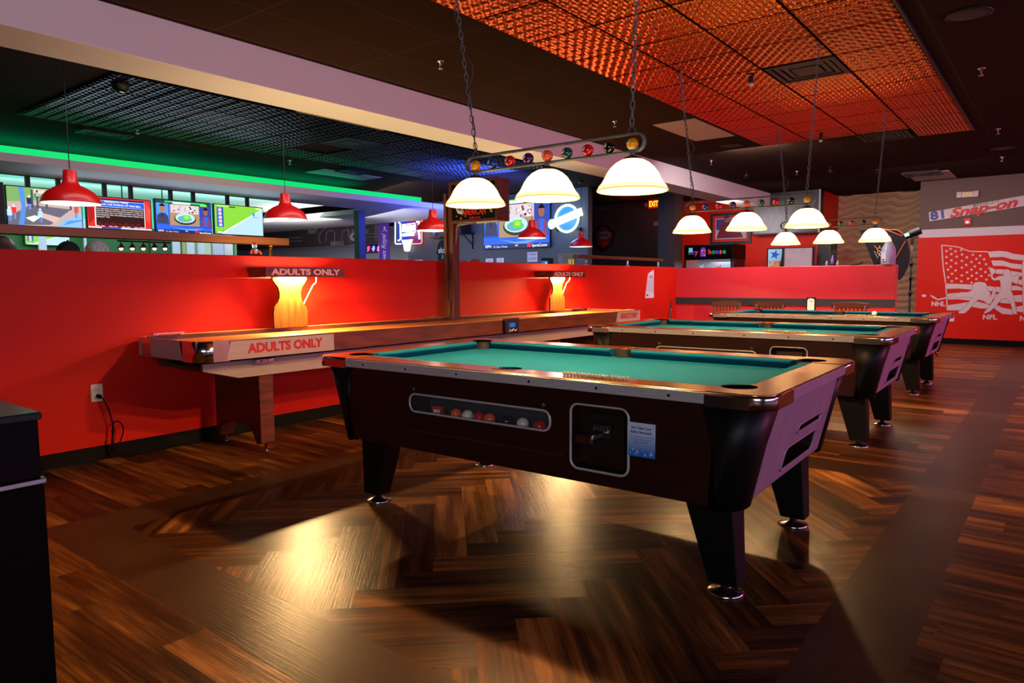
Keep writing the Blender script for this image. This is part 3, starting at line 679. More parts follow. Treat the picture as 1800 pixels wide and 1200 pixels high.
# ================================================================ POOL TABLE LIGHTS
SH = [(.162, .003), (.1625, .010), (.156, .024), (.143, .038), (.133, .055), (.120, .082), (.102, .108), (.078, .130), (.052, .144), (.034, .149)]
shade_glass = mat('frosted_shade', '#fff4dc', .5, emit=3.6, ecol='#ffd28c')
lip_glass = mat('shade_lip_glass', '#f4e4b0', .45, emit=1.1, ecol='#fff4b8')
rim_glass = mat('amber_rim_glass', '#e8c860', .4, emit=.75, ecol='#ffdc70')
def make_fixture():
    t = thing('pool_table_light', '', 'pool table light')      # base of the empty: middle of the bar at z 1.823
    L, H = .50, .040
    loop = [(0, y, z) for y, z in arc(L, 0, H, -90, 90, 8)]+[(0, y, z) for y, z in arc(-L, 0, H, 90, 270, 8)]
    b = MB(); n = len(loop); vs = []; fs = []
    # flat strap section
    hw, th = .012, .005
    for i, p in enumerate(loop):
        p = Vector(p); a = Vector(loop[i-1]); c = Vector(loop[(i+1) % n]); tt = (c-a).normalized(); nn = Vector((0, -tt.z, tt.y))
        for dx, dn in ((-hw, -th), (hw, -th), (hw, th), (-hw, th)): vs.append((p.x+dx, p.y+nn.y*dn, p.z+nn.z*dn))
    for i in range(n):
        for j in range(4): fs.append((i*4+j, i*4+(j+1) % 4, ((i+1) % n)*4+(j+1) % 4, ((i+1) % n)*4+j))
    b.add(vs, fs, iron, True); b.build('bar', t)
    cols = ['b_yellow', 'b_blue', 'b_red', 'b_purple', 'b_coral', 'b_green', 'b_red', 'b_black', 'b_yellow']; nums = '123456789'
    names = ['yellow', 'blue', 'red', 'purple', 'orange', 'green', 'red', 'black', 'yellow and white striped']
    for i in range(9):
        y = .477-i*.119+(.0 if i not in (8,) else -.004); zb = -H+th+.0285
        R = .0285; b = MB()
        d = Vector((-.94, .05+(i-4)*.03, .10)).normalized(); d = Vector((-.83, -.30+.0*i, .12)).normalized() if 0 else Vector((-.80, .32, .22)).normalized()
        Q = d.to_track_quat('Z', 'Y').to_matrix().to_4x4()
        T = Matrix.Translation((0, y, zb)) @ Q
        b.sphere((0, 0, 0), R, _M[cols[i]], 24, T=T)
        if i == 8:
            prof = [(R*1.004*math.sin(a), R*1.004*math.cos(a)) for a in [math.radians(x) for x in range(55, 91, 5)]]
            b = MB(); b.sphere((0, 0, 0), R, _M['b_yellow'], 24, T=T)
            Tz = Matrix.Translation((0, y, zb))
            b.shell([(R*1.006*math.sin(math.radians(a)), R*1.006*math.cos(math.radians(a))) for a in (180, 165, 150, 140, 130)], (0, 0, 0), _M['b_white'], 24, T=Tz)
        b.lathe([(R*1.01*math.sin(math.radians(a)), R*1.01*math.cos(math.radians(a))) for a in (0.01, 8, 16, 22)][::-1][:-1]+[(0, R*1.012)], (0, 0, 0), _M['b_white'], 20, T=T)
        b.text(nums[i], T @ Matrix.Translation((0, 0, R*1.02)), .013, ink_blk, .0003, .0003)
        o = b.build('billiard_ball', t); o['label'] = names[i]+' numbered ball'
    for k, y in enumerate((.48, 0, -.48)):
        b = MB(); zt = -.040
        b.cyl((0, y, zt+.002), (0, y, zt-.022), .012, iron, 14)
        b.lathe([(0, zt-.015), (.016, zt-.018), (.040, zt-.030), (.050, zt-.044), (.050, zt-.047), (0, zt-.047)], (0, y, 0), mat('bronze_holder', '#3a2c24', .4, .6), 28)
        h = b.build('lamp_holder', t)
        z0 = -.223
        sh = MB(); sh.shell([(r, z0+z) for r, z in SH[2:]], (0, y, 0), shade_glass, 48); sh.shell([(r, z0+z) for r, z in SH[1:3]], (0, y, 0), lip_glass, 48)
        sh.shell([(r-.004, z0+z) for r, z in SH], (0, y, 0), shade_glass, 48)
        s_o = sh.build('lamp_shade', t)
        MB().tube([(.1615*math.cos(2*PI*i/48), y+.1615*math.sin(2*PI*i/48), z0+.005) for i in range(48)], .0045, rim_glass, 8, True).build('shade_rim', s_o)
        MB().sphere((0, y, z0+.095), .028, bulb, 16, (1, 1, 1.2)).build('bulb', t)
    # chains
    def chain(y0, y1, x1, z0, z1):
        b = MB(); a = Vector((0, y0, z0)); c = Vector((x1, y1, z1)); d = (c-a).normalized(); Lc = (c-a).length
        tri = [(0, y0-.022, .046), (0, y0+.022, .046), (0, y0, z0+.012)]
        b.tube([tri[0], tri[1], tri[2]], .0032, iron, 6, True)
        n = int(Lc/.036); u = d.orthogonal().normalized(); v = d.cross(u)
        for i in range(n):
            m_ = a+d*(Lc*(i+.5)/n); w_ = u if i % 2 else v
            pts = []
            for k in range(12):
                an = 2*PI*k/12; pts.append(m_+w_*(math.cos(an)*.0095)+d*(math.sin(an)*.0235))
            b.tube(pts, .0026, iron, 5, True)
        b.cyl(c-d*.02, c, .004, iron, 6)
        return b
    ztop = ZC-.03-1.823
    chain(.475, .56, -.10, .078, ztop).build('chain', t); chain(-.475, -.56, -.10, .078, ztop).build('chain', t)
    pts = []
    a = Vector((0, .46, .045)); c = Vector((-.10, .575, ztop))
    for i in range(41):
        k = i/40; q = a.lerp(c, k); q.y += .010*math.sin(k*40)-.045*math.exp(-((k-.42)/.09)**2); q.x += .010*math.cos(k*33); pts.append(q)
    MB().tube(pts, .0032, mat('cable_grey', '#2c3134', .5), 6).build('cable', t)
    return t
FIX = make_fixture(); fixtures = []
for i, (x, y, l) in enumerate(((2.95, 2.082, 'nearest three-shade pool table light hanging over the near table'), (5.86, 2.11, 'middle three-shade pool table light, hanging over the second table'), (8.62, 2.15, 'farthest three-shade pool table light, hanging over the last table'))):
    o = FIX if i == 0 else copy_tree(FIX)
    o.location = (x, y, 1.823); o.rotation_euler = (0, 0, math.radians((.3, .3, .0)[i])); o['label'] = l; o['group'] = 'pool table lights hung on chains'; fixtures.append(o)
    for k in (.48, 0, -.48):
        light('POINT', (x, y+k, 1.672), 190, (1, .56, .23), .028, name='shade_light')

# ================================================================ SHUFFLEBOARD
SX0, SX1, SY0, SY1, SZ = 2.22, 8.03, 4.22, 5.055, .815
t = thing('shuffleboard_table', 'long wooden shuffleboard table along the red half wall, marked ADULTS ONLY', 'shuffleboard table', (2.7, 4.65, 0))
def wb(b, n, p=t, bev=0): return b.build(n, p, world=True, bevel=bev)
b = MB()
b.box(SX0+.12, SX1-.12, SY0, SY0+.035, .687, SZ, wood_dk).box(SX0+.05, SX1-.05, SY1-.035, SY1, .687, SZ, wood_dk)
b.box(SX0, SX0+.035, SY0+.12, SY1-.05, .687, SZ, wood_dk).box(SX1-.035, SX1, SY0+.12, SY1-.05, .687, SZ, wood_dk).box(SX0+.03, SX1-.03, SY0+.03, SY1-.03, .690, .705, black_rubber)
wb(b, 'frame', bev=.004)
for yy_ in (SY0+.017, SY1-.017): wb(MB().box(SX0+.14, SX1-.14, yy_-.019, yy_+.019, SZ, SZ+.006, mat('gold_edge', '#c08a3c', .35, .2)), 'top_edge_trim', bev=.002)
wb(MB().box(SX0+.14, SX1-.14, SY0+.16, SY1-.16, .705, .795, mat('waxed_maple', '#a06020', .32, noise=.7, nscale=45, color2='#5c3410', bump=.9, bscale=120)), 'playing_surface', bev=.003)
wb(MB().box(SX0+.06, SX1-.06, SY0+.035, SY1-.035, .705, .712, mat('gutter_carpet', '#3a2218', .95)), 'gutter')
chp = []
for cxs, cxe in ((SX0, 1), (SX1, -1)):
    for (cy, sy) in ((SY0, 1), (SY1, -1)):
        L = [(cx_, cy_) for cx_, cy_ in arc(.09, .09, .095, 180, 270, 10)]
        L = [(-.005, .20)]+L+[(.20, -.005)]
        outer = [(cxs+cxe*a, cy+sy*b_) for a, b_ in L]; inner = [(cxs+cxe*(a+.012), cy+sy*(b_+.012)) for a, b_ in L]
        if sy < 0: outer = [(x, min(y, SY1+.006)) for x, y in outer]
        b = MB(); b.prism(outer+inner[::-1], .685, .820, 'z', chrome)
        o = wb(b, 'corner_cap'); o['label'] = 'chrome corner cap'
        for p in o.data.polygons: p.use_smooth = abs(p.normal.z) < .5 and p.area < .004
b = MB(); b.add([(SX0-.004, SY0+.235, .812), (SX0-.004, SY1-.04, .812), (SX0-.004, SY1-.02, .692), (SX0-.004, SY0+.20, .692)], [(0, 1, 2, 3)], pink_lam)
b.add([(SX0, SY0+.235, .812), (SX0, SY1-.04, .812), (SX0, SY1-.02, .692), (SX0, SY0+.20, .692)], [(0, 1, 2, 3)], pink_lam)
o = wb(b, 'end_plate')
for (xa, xb, cx, wd) in ((2.43, 3.245, 2.845, .60), (7.43, 8.0, 7.72, .44)):
    b = MB(); b.prism([(xa-.03, .690), (xb, .690), (xb, .810), (xa, .810)], SY0-.006, SY0-.0005, 'y', pink_lam)
    b.text('ADULTS ONLY', TY(cx, SY0-.007, .752), .085, sign_red, .0040, .0006, width=wd)
    o = wb(b, 'side_plate'); o['label'] = 'pale plate with red lettering ADULTS ONLY'
# lower beam
b = MB(); P = [(2.31, .663), (7.8, .663), (7.8, .61), (7.5, .548), (2.56, .548), (2.31, .616)]
b.prism(P, 4.36, 4.38, 'y', wood_dk).prism(P, 4.35, 4.36, 'y', pink_lam).prism(P, 4.95, 4.97, 'y', wood_dk).box(2.4, 7.75, 4.38, 4.95, .62, .69, black_rubber)
wb(b, 'support_beam')
t2 = MB()
t2.box(2.66, 2.80, 4.335, 4.35, .628, .668, chrome).box(2.66, 2.80, 4.30, 4.335, .640, .668, chrome)
t2.cyl((2.70, 4.298, .655), (2.70, 4.305, .655), .007, black_metal, 10).cyl((2.75, 4.298, .655), (2.75, 4.305, .655), .007, black_metal, 10)
wb(t2, 'coin_slot', bev=.004)
for px_ in (2.72, 5.0, 7.3):
    for k, dx in enumerate((0,)):
        # side board with an arched foot, front stile
        P = [(4.37, .06), (4.43, .05), (4.46, .10), (4.50, .155), (4.56, .18), (4.80, .18), (4.86, .155), (4.90, .10), (4.92, .05), (4.96, .06), (4.96, .62), (4.37, .62)]
        lg = wb(MB().prism(P, px_, px_+.11, 'x', wood_dk), 'leg', bev=.004)
        for fy in (4.40, 4.93):
            b = MB(); b.lathe([(0, 0), (.022, 0), (.022, .006), (.010, .010), (.009, .06), (0, .06)], (px_+.055, fy, 0), chrome, 16)
            b.build('levelling_foot', lg, org=t.location)
# coin/score box on its side
b = MB(); b.box(5.24, 5.45, SY0-.03, SY0-.001, .690, .832, mat('score_box_black', '#14121c', .4)).box(5.30, 5.39, SY0-.032, SY0-.03, .745, .785, E('score_display', '#2a70c8', .8))
b.tube([(5.29, SY0-.032, .70), (5.31, SY0-.032, .722), (5.33, SY0-.032, .704), (5.36, SY0-.032, .726), (5.38, SY0-.032, .706), (5.41, SY0-.032, .718)], .005, paper_white, 5); b.box(5.24, 5.45, SY0-.032, SY0-.03, .825, .832, chrome)
wb(b, 'score_box')
# small score rails on top corners
for x in (2.42, 5.05, 7.75):
    b = MB(); b.box(x-.11, x+.11, SY1-.05, SY1-.01, SZ+.012, SZ+.022, chrome).box(x-.09, x-.08, SY1-.05, SY1-.02, SZ+.004, SZ+.014, chrome).box(x+.08, x+.09, SY1-.05, SY1-.02, SZ+.004, SZ+.014, chrome); wb(b, 'score_rail')
# ---- lit signs over the table
def lamp_sign(x0, label, mirror=False):
    cx = x0+.43
    g = thing('lamp_sign', label, 'lamp', (cx, 5.0, .82), 0, 'ADULTS ONLY lamps on wooden boards')
    prof = [(.158, 0), (.160, .13), (.150, .16), (.118, .20), (.102, .24), (.100, .285), (.112, .325), (.145, .365), (.160, .385), (.160, .41)]
    P = [(x, z) for x, z in prof]+[(-x, z) for x, z in reversed(prof)]
    b = MB(); b.prism([(cx-.035+x, .823+z) for x, z in P], 4.925, 4.945, 'y', oak, smooth=False); b.build('shaped_board', g, world=True, bevel=.002)
    b = MB(); b.box(cx-.32, cx+.43, 4.82, 4.835, 1.230, 1.306, wood_dk).box(cx-.32, cx-.305, 4.835, 5.06, 1.230, 1.306, wood_dk).box(cx+.415, cx+.43, 4.835, 5.06, 1.230, 1.306, wood_dk).box(cx-.305, cx+.415, 5.045, 5.06, 1.23, 1.306, wood_dk)
    b.text('ADULTS ONLY', TY(cx+.055, 4.819, 1.268), .064, mat('sign_pale', '#ecd2c4', .5), .0030, .0006, width=.66)
    b.build('sign_box', g, world=True, bevel=.002)
    b = MB(); b.box(cx-.30, cx+.41, 4.84, 5.04, 1.296, 1.300, mat('lamp_diffuser', '#f0ead8', .5, emit=.5, ecol='#fff0c8')); b.build('diffuser', g, world=True)
    b = MB(); b.tube([(cx-.22, 4.875, 1.255), (cx+.33, 4.875, 1.255)], .010, E('tube_lamp', '#ffe6a0', 6), 10); b.build('lamp_tube', g, world=True)
    b = MB(); b.tube([(cx+.20, 4.9, 1.23), (cx+.215, 4.92, 1.19), (cx+.20, 4.95, 1.16), (cx+.10, 4.96, .99), (cx+.08, 4.96, .95)], .005, cream, 6); b.build('cable', g, world=True)
    light('AREA', (cx+.02, 4.885, 1.238), 130, (1, .60, .24), .26, .03, (cx+.02, 4.89, 0), 'sign_down_light')
    light('AREA', (cx+.055, 4.93, 1.312), 6.0, (1, .72, .36), .65, .12, (cx+.055, 4.97, 3), 'sign_up_light')
    return g
lamp_sign(2.98, 'ADULTS ONLY lamp on a lit oak board, nearest the camera')
lamp_sign(6.80, 'ADULTS ONLY lamp on a lit oak board, farther along the wall')
light('AREA', (5.2, 5.16, 1.46), 26, (1, .74, .34), 4.5, .06, (5.2, 5.16, 3), 'beam_wash_light')
# ---- wooden scoreboard
g = thing('scoreboard', 'wooden shuffleboard scoreboard on a tall post, black space picture with red AMERICAN lettering', 'scoreboard', (5.3, 4.95, SZ))
def wg(b, n, bev=0): return b.build(n, g, world=True, bevel=bev)
b = MB(); b.box(5.28, 5.38, 4.90, 5.0, SZ, 2.075, wood_md).box(5.255, 5.28, 4.965, 5.0, SZ+.02, 2.075, wood_md).box(5.25, 5.285, 4.93, 5.003, .83, 1.0, wood_md).box(5.25, 5.285, 4.955, 5.003, 1.38, 1.42, wood_md).box(5.25, 5.285, 4.955, 5.003, 1.68, 1.72, wood_md)
wg(b, 'post', .003)
b = MB(); fw = .028
y0, y1, z0, z1 = 4.30, 4.93, 1.770, 2.180
b.box(5.26, 5.45, y0, y1, z0, z0+fw, wood_md).box(5.26, 5.45, y0, y1, z1-fw, z1, wood_md).box(5.26, 5.45, y0, y0+fw, z0+fw, z1-fw, wood_md).box(5.26, 5.45, y1-fw, y1, z0+fw, z1-fw, wood_md).box(5.43, 5.45, y0+fw, y1-fw, z0+fw, z1-fw, wood_md)
wg(b, 'case', .003)
blk = mat('glass_black', '#0e0e12', .25); yw = mat('star_yellow', '#d8a818', .5); wh = mat('swoosh_white', '#cfd6de', .5); rd = mat('letter_red', '#d81c10', .5, emit=.15)
b = MB(); X = 5.285; b.box(X, X+.01, y0+fw, y1-fw, z0+fw, z1-fw, blk)
def Py(v): return y1-.03-v
b.text('AMERICAN', TX(X-.001, Py(.285), z0+.100), .085, rd, .002, .0006, width=.31)
b.text('Shuffle', TX(X-.001, Py(.26), z0+.044), .026, rd, .001, .0006, width=.07).text('Board', TX(X-.001, Py(.335), z0+.044), .026, rd, .001, .0006, width=.055)
for (v, z, r_) in ((.05, .07, .007), (.11, .045, .012), (.17, .065, .007), (.17, .175, .006), (.24, .165, .009), (.45, .14, .007), (.40, .07, .008), (.07, .36, .006)):
    b.sphere((X, Py(v), z0+z), r_, yw, 8, (.1, 1, 1))
b.sphere((X, Py(.085), z0+.315), .032, yw, 20, (.06, 1, 1)).sphere((X+.0005, Py(.12), z0+.335), .022, rd, 16, (.05, 1, 1)).sphere((X, Py(.48), z0+.33), .042, mat('planet_blue', '#1a78c8', .5), 20, (.06, 1, 1))
b.tube([(X-.001, Py(.06), z0+.21), (X-.001, Py(.055), z0+.16), (X-.001, Py(.08), z0+.115), (X-.001, Py(.12), z0+.105), (X-.001, Py(.145), z0+.125)], .009, wh, 6, r2=.028)
b.tube([(X, Py(.24), z0+.205), (X, Py(.32), z0+.185), (X, Py(.40), z0+.2)], .010, wh, 6)
b.prism([(Py(.53-x), z0+.09+z) for x, z in ((0, 0), (.03, -.01), (.045, .02), (.05, .06), (.03, .03), (.015, .012))], X-.002, X, 'x', yw)
wg(b, 'picture_panel')
b = MB(); b.tube([(5.32, 4.90, 1.56), (5.32, 4.885, 1.66), (5.32, 4.88, 1.735), (5.32, 4.86, 1.757), (5.32, 4.78, 1.762), (5.32, 4.62, 1.766)], .010, mat('bracket_pale', '#8c7c78', .4, .4), 8); wg(b, 'bracket')
# ================================================================ THINGS AT THE LEFT WALL
t = thing('wall_outlet', 'white wall outlet with a black plug on the red wall', 'outlet', (1.949, YW, .458))
b = MB(); b.prism(rrect(-.036, .036, -.058, .058, .006), -.006, 0, 'y', white_pl)
for z in (-.022, .022):
    b.lathe([(0, -.008), (.016, -.008), (.017, -.005)], (0, 0, z), white_pl, 20, axis='y')
    for dx in (-.006, .006): b.box(dx-.001, dx+.001, -.0088, -.008, z+.001, z+.009, ink_blk)
    b.box(-.002, .002, -.0088, -.008, z-.010, z-.006, ink_blk)
b.build('cover_plate', t)
def sm(P, n=8):
    out = []
    for i in range(len(P)-1):
        p0, p1, p2, p3 = [Vector(P[max(0, min(len(P)-1, i+k))]) for k in (-1, 0, 1, 2)]
        for k in range(n):
            s_ = k/n; out.append(.5*((2*p1)+(-p0+p2)*s_+(2*p0-5*p1+4*p2-p3)*s_**2+(-p0+3*p1-3*p2+p3)*s_**3))
    out.append(Vector(P[-1])); return out
t = thing('power_cord', 'black power cord looping from the outlet down along the baseboard', 'cord', (1.95, 5.02, 0))
pts = sm([(1.955, 5.062, .437), (1.965, 5.035, .425), (1.99, 5.02, .36), (2.01, 5.02, .28), (2.02, 5.02, .20), (2.00, 5.01, .12), (2.01, 5.0, .06), (2.05, 5.0, .12), (2.075, 5.0, .20), (2.05, 5.01, .255), (2.02, 5.02, .24), (2.01, 5.02, .14), (2.02, 5.0, .05), (2.10, 5.0, .01), (2.4, 5.03, .006), (2.7, 5.03, .006), (2.95, 5.04, .006)])
MB().tube(pts, .0045, black_rubber, 6).build('cable', t, world=True)
MB().cyl((1.952, 5.068, .437), (1.957, 5.040, .432), .014, black_rubber, 12).build('plug', t, world=True)
# black machine in the left foreground
t = thing('game_cabinet', 'glossy black cabinet cut off at the left edge of the photo', 'cabinet', (.1, 2.2, 0))
gl = mat('gloss_black', '#050303', .3, spec=.08); gm = mat('smoke_top', '#1c2422', .18)
b = MB(); b.box(-.75, .578, 1.815, 2.75, .03, .735, gl).box(-.74, .566, 1.83, 2.74, 0, .03, black_rubber); b.build('body', t, world=True, bevel=.006)
b = MB(); b.box(-.745, .574, 1.820, 2.745, .748, .882, mat('smoky_maroon', '#0a0405', .2, spec=.15)); b.build('upper_body', t, world=True, bevel=.004)
b = MB(); b.box(-.752, .581, 1.812, 2.752, .735, .748, chrome); o = b.build('edge_trim', t, world=True, bevel=.002); o['label'] = 'thin chrome band'
b = MB(); b.box(-.752, .580, 1.812, 2.752, .882, .900, gm); b.build('top', t, world=True, bevel=.004)
# notice on the half wall, handrail
b = MB(); n0 = at(1148, 474, 'y', 5.07); n1 = at(1133, 524, 'y', 5.07)
P = [at(*q, 'y', 5.07) for q in ((1139, 481), (1149, 474), (1149, 523), (1134, 524))]
b.prism([(p.x, p.z) for p in P], 5.066, 5.072, 'y', paper)
cx = sum(p.x for p in P)/4; cz = sum(p.z for p in P)/4
b.text('OCA', TY(cx+.02, 5.065, cz+.12), .07, ink_blk, .001, .0003, width=.14)
for k in range(9): b.box(cx-.11+.01*(k % 2), cx+.12, 5.0650, 5.066, cz+.07-k*.022, cz+.076-k*.022, mat('print_grey', '#8a8488', .7))
b.box(cx-.12, cx-.07, 5.065, 5.066, cz-.17, cz-.145, ink_blk)
o = b.build('wall_notice', org=(cx, 5.07, cz)); tag(o, 'white printed notice taped to the red half wall near its corner', 'notice')
t = thing('handrail', 'brown handrail on short metal posts along the top of the half wall', 'handrail', (9, 5.14, 1.40))
b = MB(); b.box(7.95, 10.5, 5.115, 5.165, 1.49, 1.535, wood_md); b.build('rail', t, world=True, bevel=.006)
for x in (8.2, 9.35, 10.35):
    MB().lathe([(0, 1.40), (.035, 1.40), (.035, 1.408), (.014, 1.415), (.012, 1.45), (.012, 1.49), (0, 1.49)], (x, 5.14, 0), chrome, 18).build('post', t, world=True)

# ================================================================ RED PENDANTS
def make_pendant():
    t = thing('pendant_lamp', '', 'pendant lamp')
    PR = [(.210, 0), (.208, .012), (.195, .05), (.165, .085), (.115, .118), (.068, .140), (.055, .165), (.048, .235), (.046, .255)]
    b = MB(); b.shell(PR, (0, 0, 0), pend_red, 48); b.lathe([(.046, .255), (.020, .262), (0, .262)], (0, 0, 0), pend_red, 24)
    b.shell([(.212, -.003), (.213, .004), (.208, .012)], (0, 0, 0), pend_red, 48)
    b.shell([(r-.004, z-.004) for r, z in PR[:6]]+[(0, .14)], (0, 0, 0), white_enamel, 48)
    b.build('lamp_shade', t)
    MB().sphere((0, 0, .075), .035, E('pendant_bulb', '#fff4e0', 12), 16).build('bulb', t)
    MB().tube([(0, 0, .26), (0, 0, ZC-1.822)], .0035, mat('cord_dark', '#20242a', .5), 6).build('cord', t)
    MB().lathe([(0, ZC-1.822), (.05, ZC-1.822), (.045, ZC-1.845), (0, ZC-1.85)], (0, 0, 0), black_metal, 20).build('canopy', t)
    return t
PD = make_pendant()
for i, (px, py) in enumerate(((125, 349), (502, 381), (761, 401), (935, 416), (1021, 432))):
    Y = 6.22; p = at(px, py, 'y', Y)
    if i == 4: Y = 6.9; p = at(px, py, 'y', Y)
    o = PD if i == 0 else copy_tree(PD); o.location = (p.x, p.y, 1.822 if i < 4 else 1.80)
    o['label'] = ['red dome pendant lamp in front of the televisions, leftmost', 'red dome pendant lamp left of the navy post', 'red dome pendant lamp beside the basketball neon', 'red dome pendant lamp in front of the large television', 'smallest red dome pendant lamp, below the round neon sign'][i]
    o['group'] = 'red pendant lamps over the bar seating'
    light('POINT', (p.x, p.y, 1.86), 5, (1, .85, .65), .04, name='pendant_light')

# ================================================================ MURAL
MW = mat('mural_white', '#cfc6c4', .6); MRD = mat('mural_outline_red', '#a4201c', .6)
def mp(cx, cy):
    p = at(1600+cx/6.665, 440+cy/6.665, 'x', XM); return (p.y, p.z)
mo = (XM, 1.2, 1.2)
b = MB()
def mpoly(pts, m=MW, d=.002): b.flat([mp(*q) for q in pts], XM-d, 'x', m)
def ribbon(pts, wd, m, d, closed=False):
    P = [mp(*q) for q in pts]; n = len(P)
    for i in range(n if closed else n-1):
        p, q = Vector(P[i]), Vector(P[(i+1) % n]); t_ = (q-p)
        if t_.length < 1e-6: continue
        t_.normalize(); nn = Vector((-t_.y, t_.x))*wd/2; p2 = p-t_*wd*.3; q2 = q+t_*wd*.3
        b.flat([tuple(p2+nn), tuple(q2+nn), tuple(q2-nn), tuple(p2-nn)], XM-d, 'x', m)
def band(top, bot): mpoly(top+bot[::-1])
ribbon([(369, -61), (385, 180), (415, 390), (425, 520), (435, 700)], .018, MW, .002)
ribbon([(369, -61), (498, -49), (575, -38), (645, -7), (700, 10), (910, 16)], .018, MW, .0021)
band([(910, 16), (1050, 5), (1128, 13), (1213, 40), (1333, 55), (1500, 50)], [(933, 82), (1089, 75), (1205, 106), (1333, 117), (1500, 112)])
band([(950, 118), (1080, 118), (1180, 150), (1310, 165), (1500, 160)], [(970, 180), (1100, 182), (1200, 210), (1310, 220), (1500, 215)])
band([(1000, 220), (1090, 222), (1180, 240), (1333, 265), (1500, 262)], [(990, 268), (1090, 280), (1200, 300), (1333, 305), (1500, 300)])
band([(1265, 345), (1333, 340), (1500, 335)], [(1265, 395), (1333, 410), (1500, 405)])
band([(415, 388), (560, 392), (720, 400), (890, 415), (980, 425), (1070, 430)], [(430, 450), (560, 445), (720, 460), (900, 468), (1000, 485), (1070, 490)])
band([(1180, 415), (1250, 412), (1333, 445)], [(1180, 470), (1250, 465), (1333, 470)])
band([(425, 510), (560, 495), (720, 500), (860, 520), (980, 520), (1060, 500)], [(440, 575), (560, 570), (720, 590), (860, 575), (975, 570), (1030, 570)])
band([(1200, 530), (1320, 518), (1500, 520)], [(1210, 600), (1320, 605), (1500, 600)])
band([(1040, 590), (1090, 560), (1165, 575)], [(1050, 610), (1100, 618), (1180, 622)])
band([(437, 642), (560, 625), (640, 610), (800, 600), (940, 640)], [(437, 703), (600, 700), (720, 660), (830, 680), (925, 680)])
band([(1000, 630), (1080, 670), (1190, 690)], [(970, 670), (1080, 745), (1200, 752)])
band([(1240, 660), (1325, 645), (1500, 650)], [(1250, 715), (1320, 722), (1500, 720)])
STARS = [(425, 8), (530, 12), (483, 43), (607, 48), (733, 52), (820, 62), (425, 77), (545, 72), (663, 80), (775, 100), (866, 103), (483, 115), (606, 122), (718, 135), (810, 147), (888, 162), (424, 150), (537, 150), (656, 170), (757, 187), (928, 207), (475, 190), (605, 201), (718, 224), (826, 219), (443, 225), (532, 235), (665, 257), (880, 252), (489, 273), (605, 293), (777, 264), (833, 300), (927, 292), (722, 296), (446, 315), (541, 328), (677, 330), (775, 336), (893, 342), (488, 360), (600, 362), (718, 377), (474, -20), (599, -5)]
for sx_i, sy_i in STARS:
    c = mp(sx_i, sy_i); P = []
    for k in range(10):
        a = PI/2+k*PI/5; r_ = .030 if k % 2 == 0 else .012; P.append((c[0]+r_*math.cos(a), c[1]+r_*math.sin(a)))
    b.flat(P, XM-.002, 'x', MW)
HOC = [(725, 430), (735, 400), (760, 375), (820, 368), (880, 378), (898, 410), (890, 440), (915, 465), (940, 500), (925, 530), (945, 545), (960, 500), (975, 450), (990, 430), (1010, 445), (1000, 490), (980, 545), (960, 590), (945, 620), (905, 628), (860, 590), (800, 575), (745, 620), (700, 680), (640, 735), (570, 738), (565, 715), (600, 700), (650, 655), (690, 600), (730, 548), (640, 545), (560, 550), (530, 545), (430, 560), (330, 585), (290, 570), (238, 535), (240, 520), (265, 530), (325, 568), (430, 545), (530, 520), (560, 500), (600, 490), (680, 488), (730, 460)]
NFLP = [(930, 205), (965, 205), (1000, 230), (1000, 260), (970, 275), (965, 310), (990, 330), (1030, 305), (1060, 298), (1098, 295), (1090, 250), (1115, 222), (1150, 222), (1175, 250), (1170, 290), (1200, 305), (1230, 300), (1262, 280), (1278, 295), (1262, 370), (1250, 395), (1225, 385), (1190, 365), (1185, 420), (1180, 470), (1210, 530), (1230, 640), (1252, 745), (1205, 745), (1195, 690), (1170, 600), (1120, 556), (1070, 570), (1010, 640), (940, 710), (870, 740), (865, 725), (930, 650), (980, 580), (1040, 500), (1055, 460), (1060, 400), (1050, 345), (980, 352), (950, 330), (945, 270), (930, 230)]
TH = [(1345, 95), (1318, 130), (1308, 200), (1316, 400), (1320, 600), (1326, 748), (1400, 748), (1420, 400), (1400, 120)]
for P in (HOC, NFLP, TH):
    ribbon(P, .011, MRD, .003, True)
    vs = [mp(*q) for q in P]
    from mathutils.geometry import tessellate_polygon
    tri = tessellate_polygon([[Vector((y, z, 0)) for y, z in vs]])
    b.add([(XM-.0042, y, z) for y, z in vs], [tuple(f) for f in tri], MW)
b.flat([mp(160+28*math.cos(a*PI/10), 530+16*math.sin(a*PI/10)) for a in range(20)], XM-.002, 'x', MW)
for s_, (cx, cy), wd in (('NHL', (328, 628), .225), ('NFL', (932, 783), .215), ('NBA', (1375, 800), .23)):
    c = mp(cx, cy); b.text(s_, TX(XM-.002, c[0], c[1]), .115, MW, .005, .0005, width=wd)
o = b.build('wall_mural', org=mo); tag(o, 'white mural of a starred flag with hockey and football players on the red wall', 'mural')
p = at(1673, 559, 'x', XM)
o = MB().box(-.01, 0, -.04, .04, -.06, .06, white_pl).build('wall_plate', bevel=.003); o.location = (XM, p.y, p.z); tag(o, 'small white wall plate beside the farthest pool table', 'wall plate')
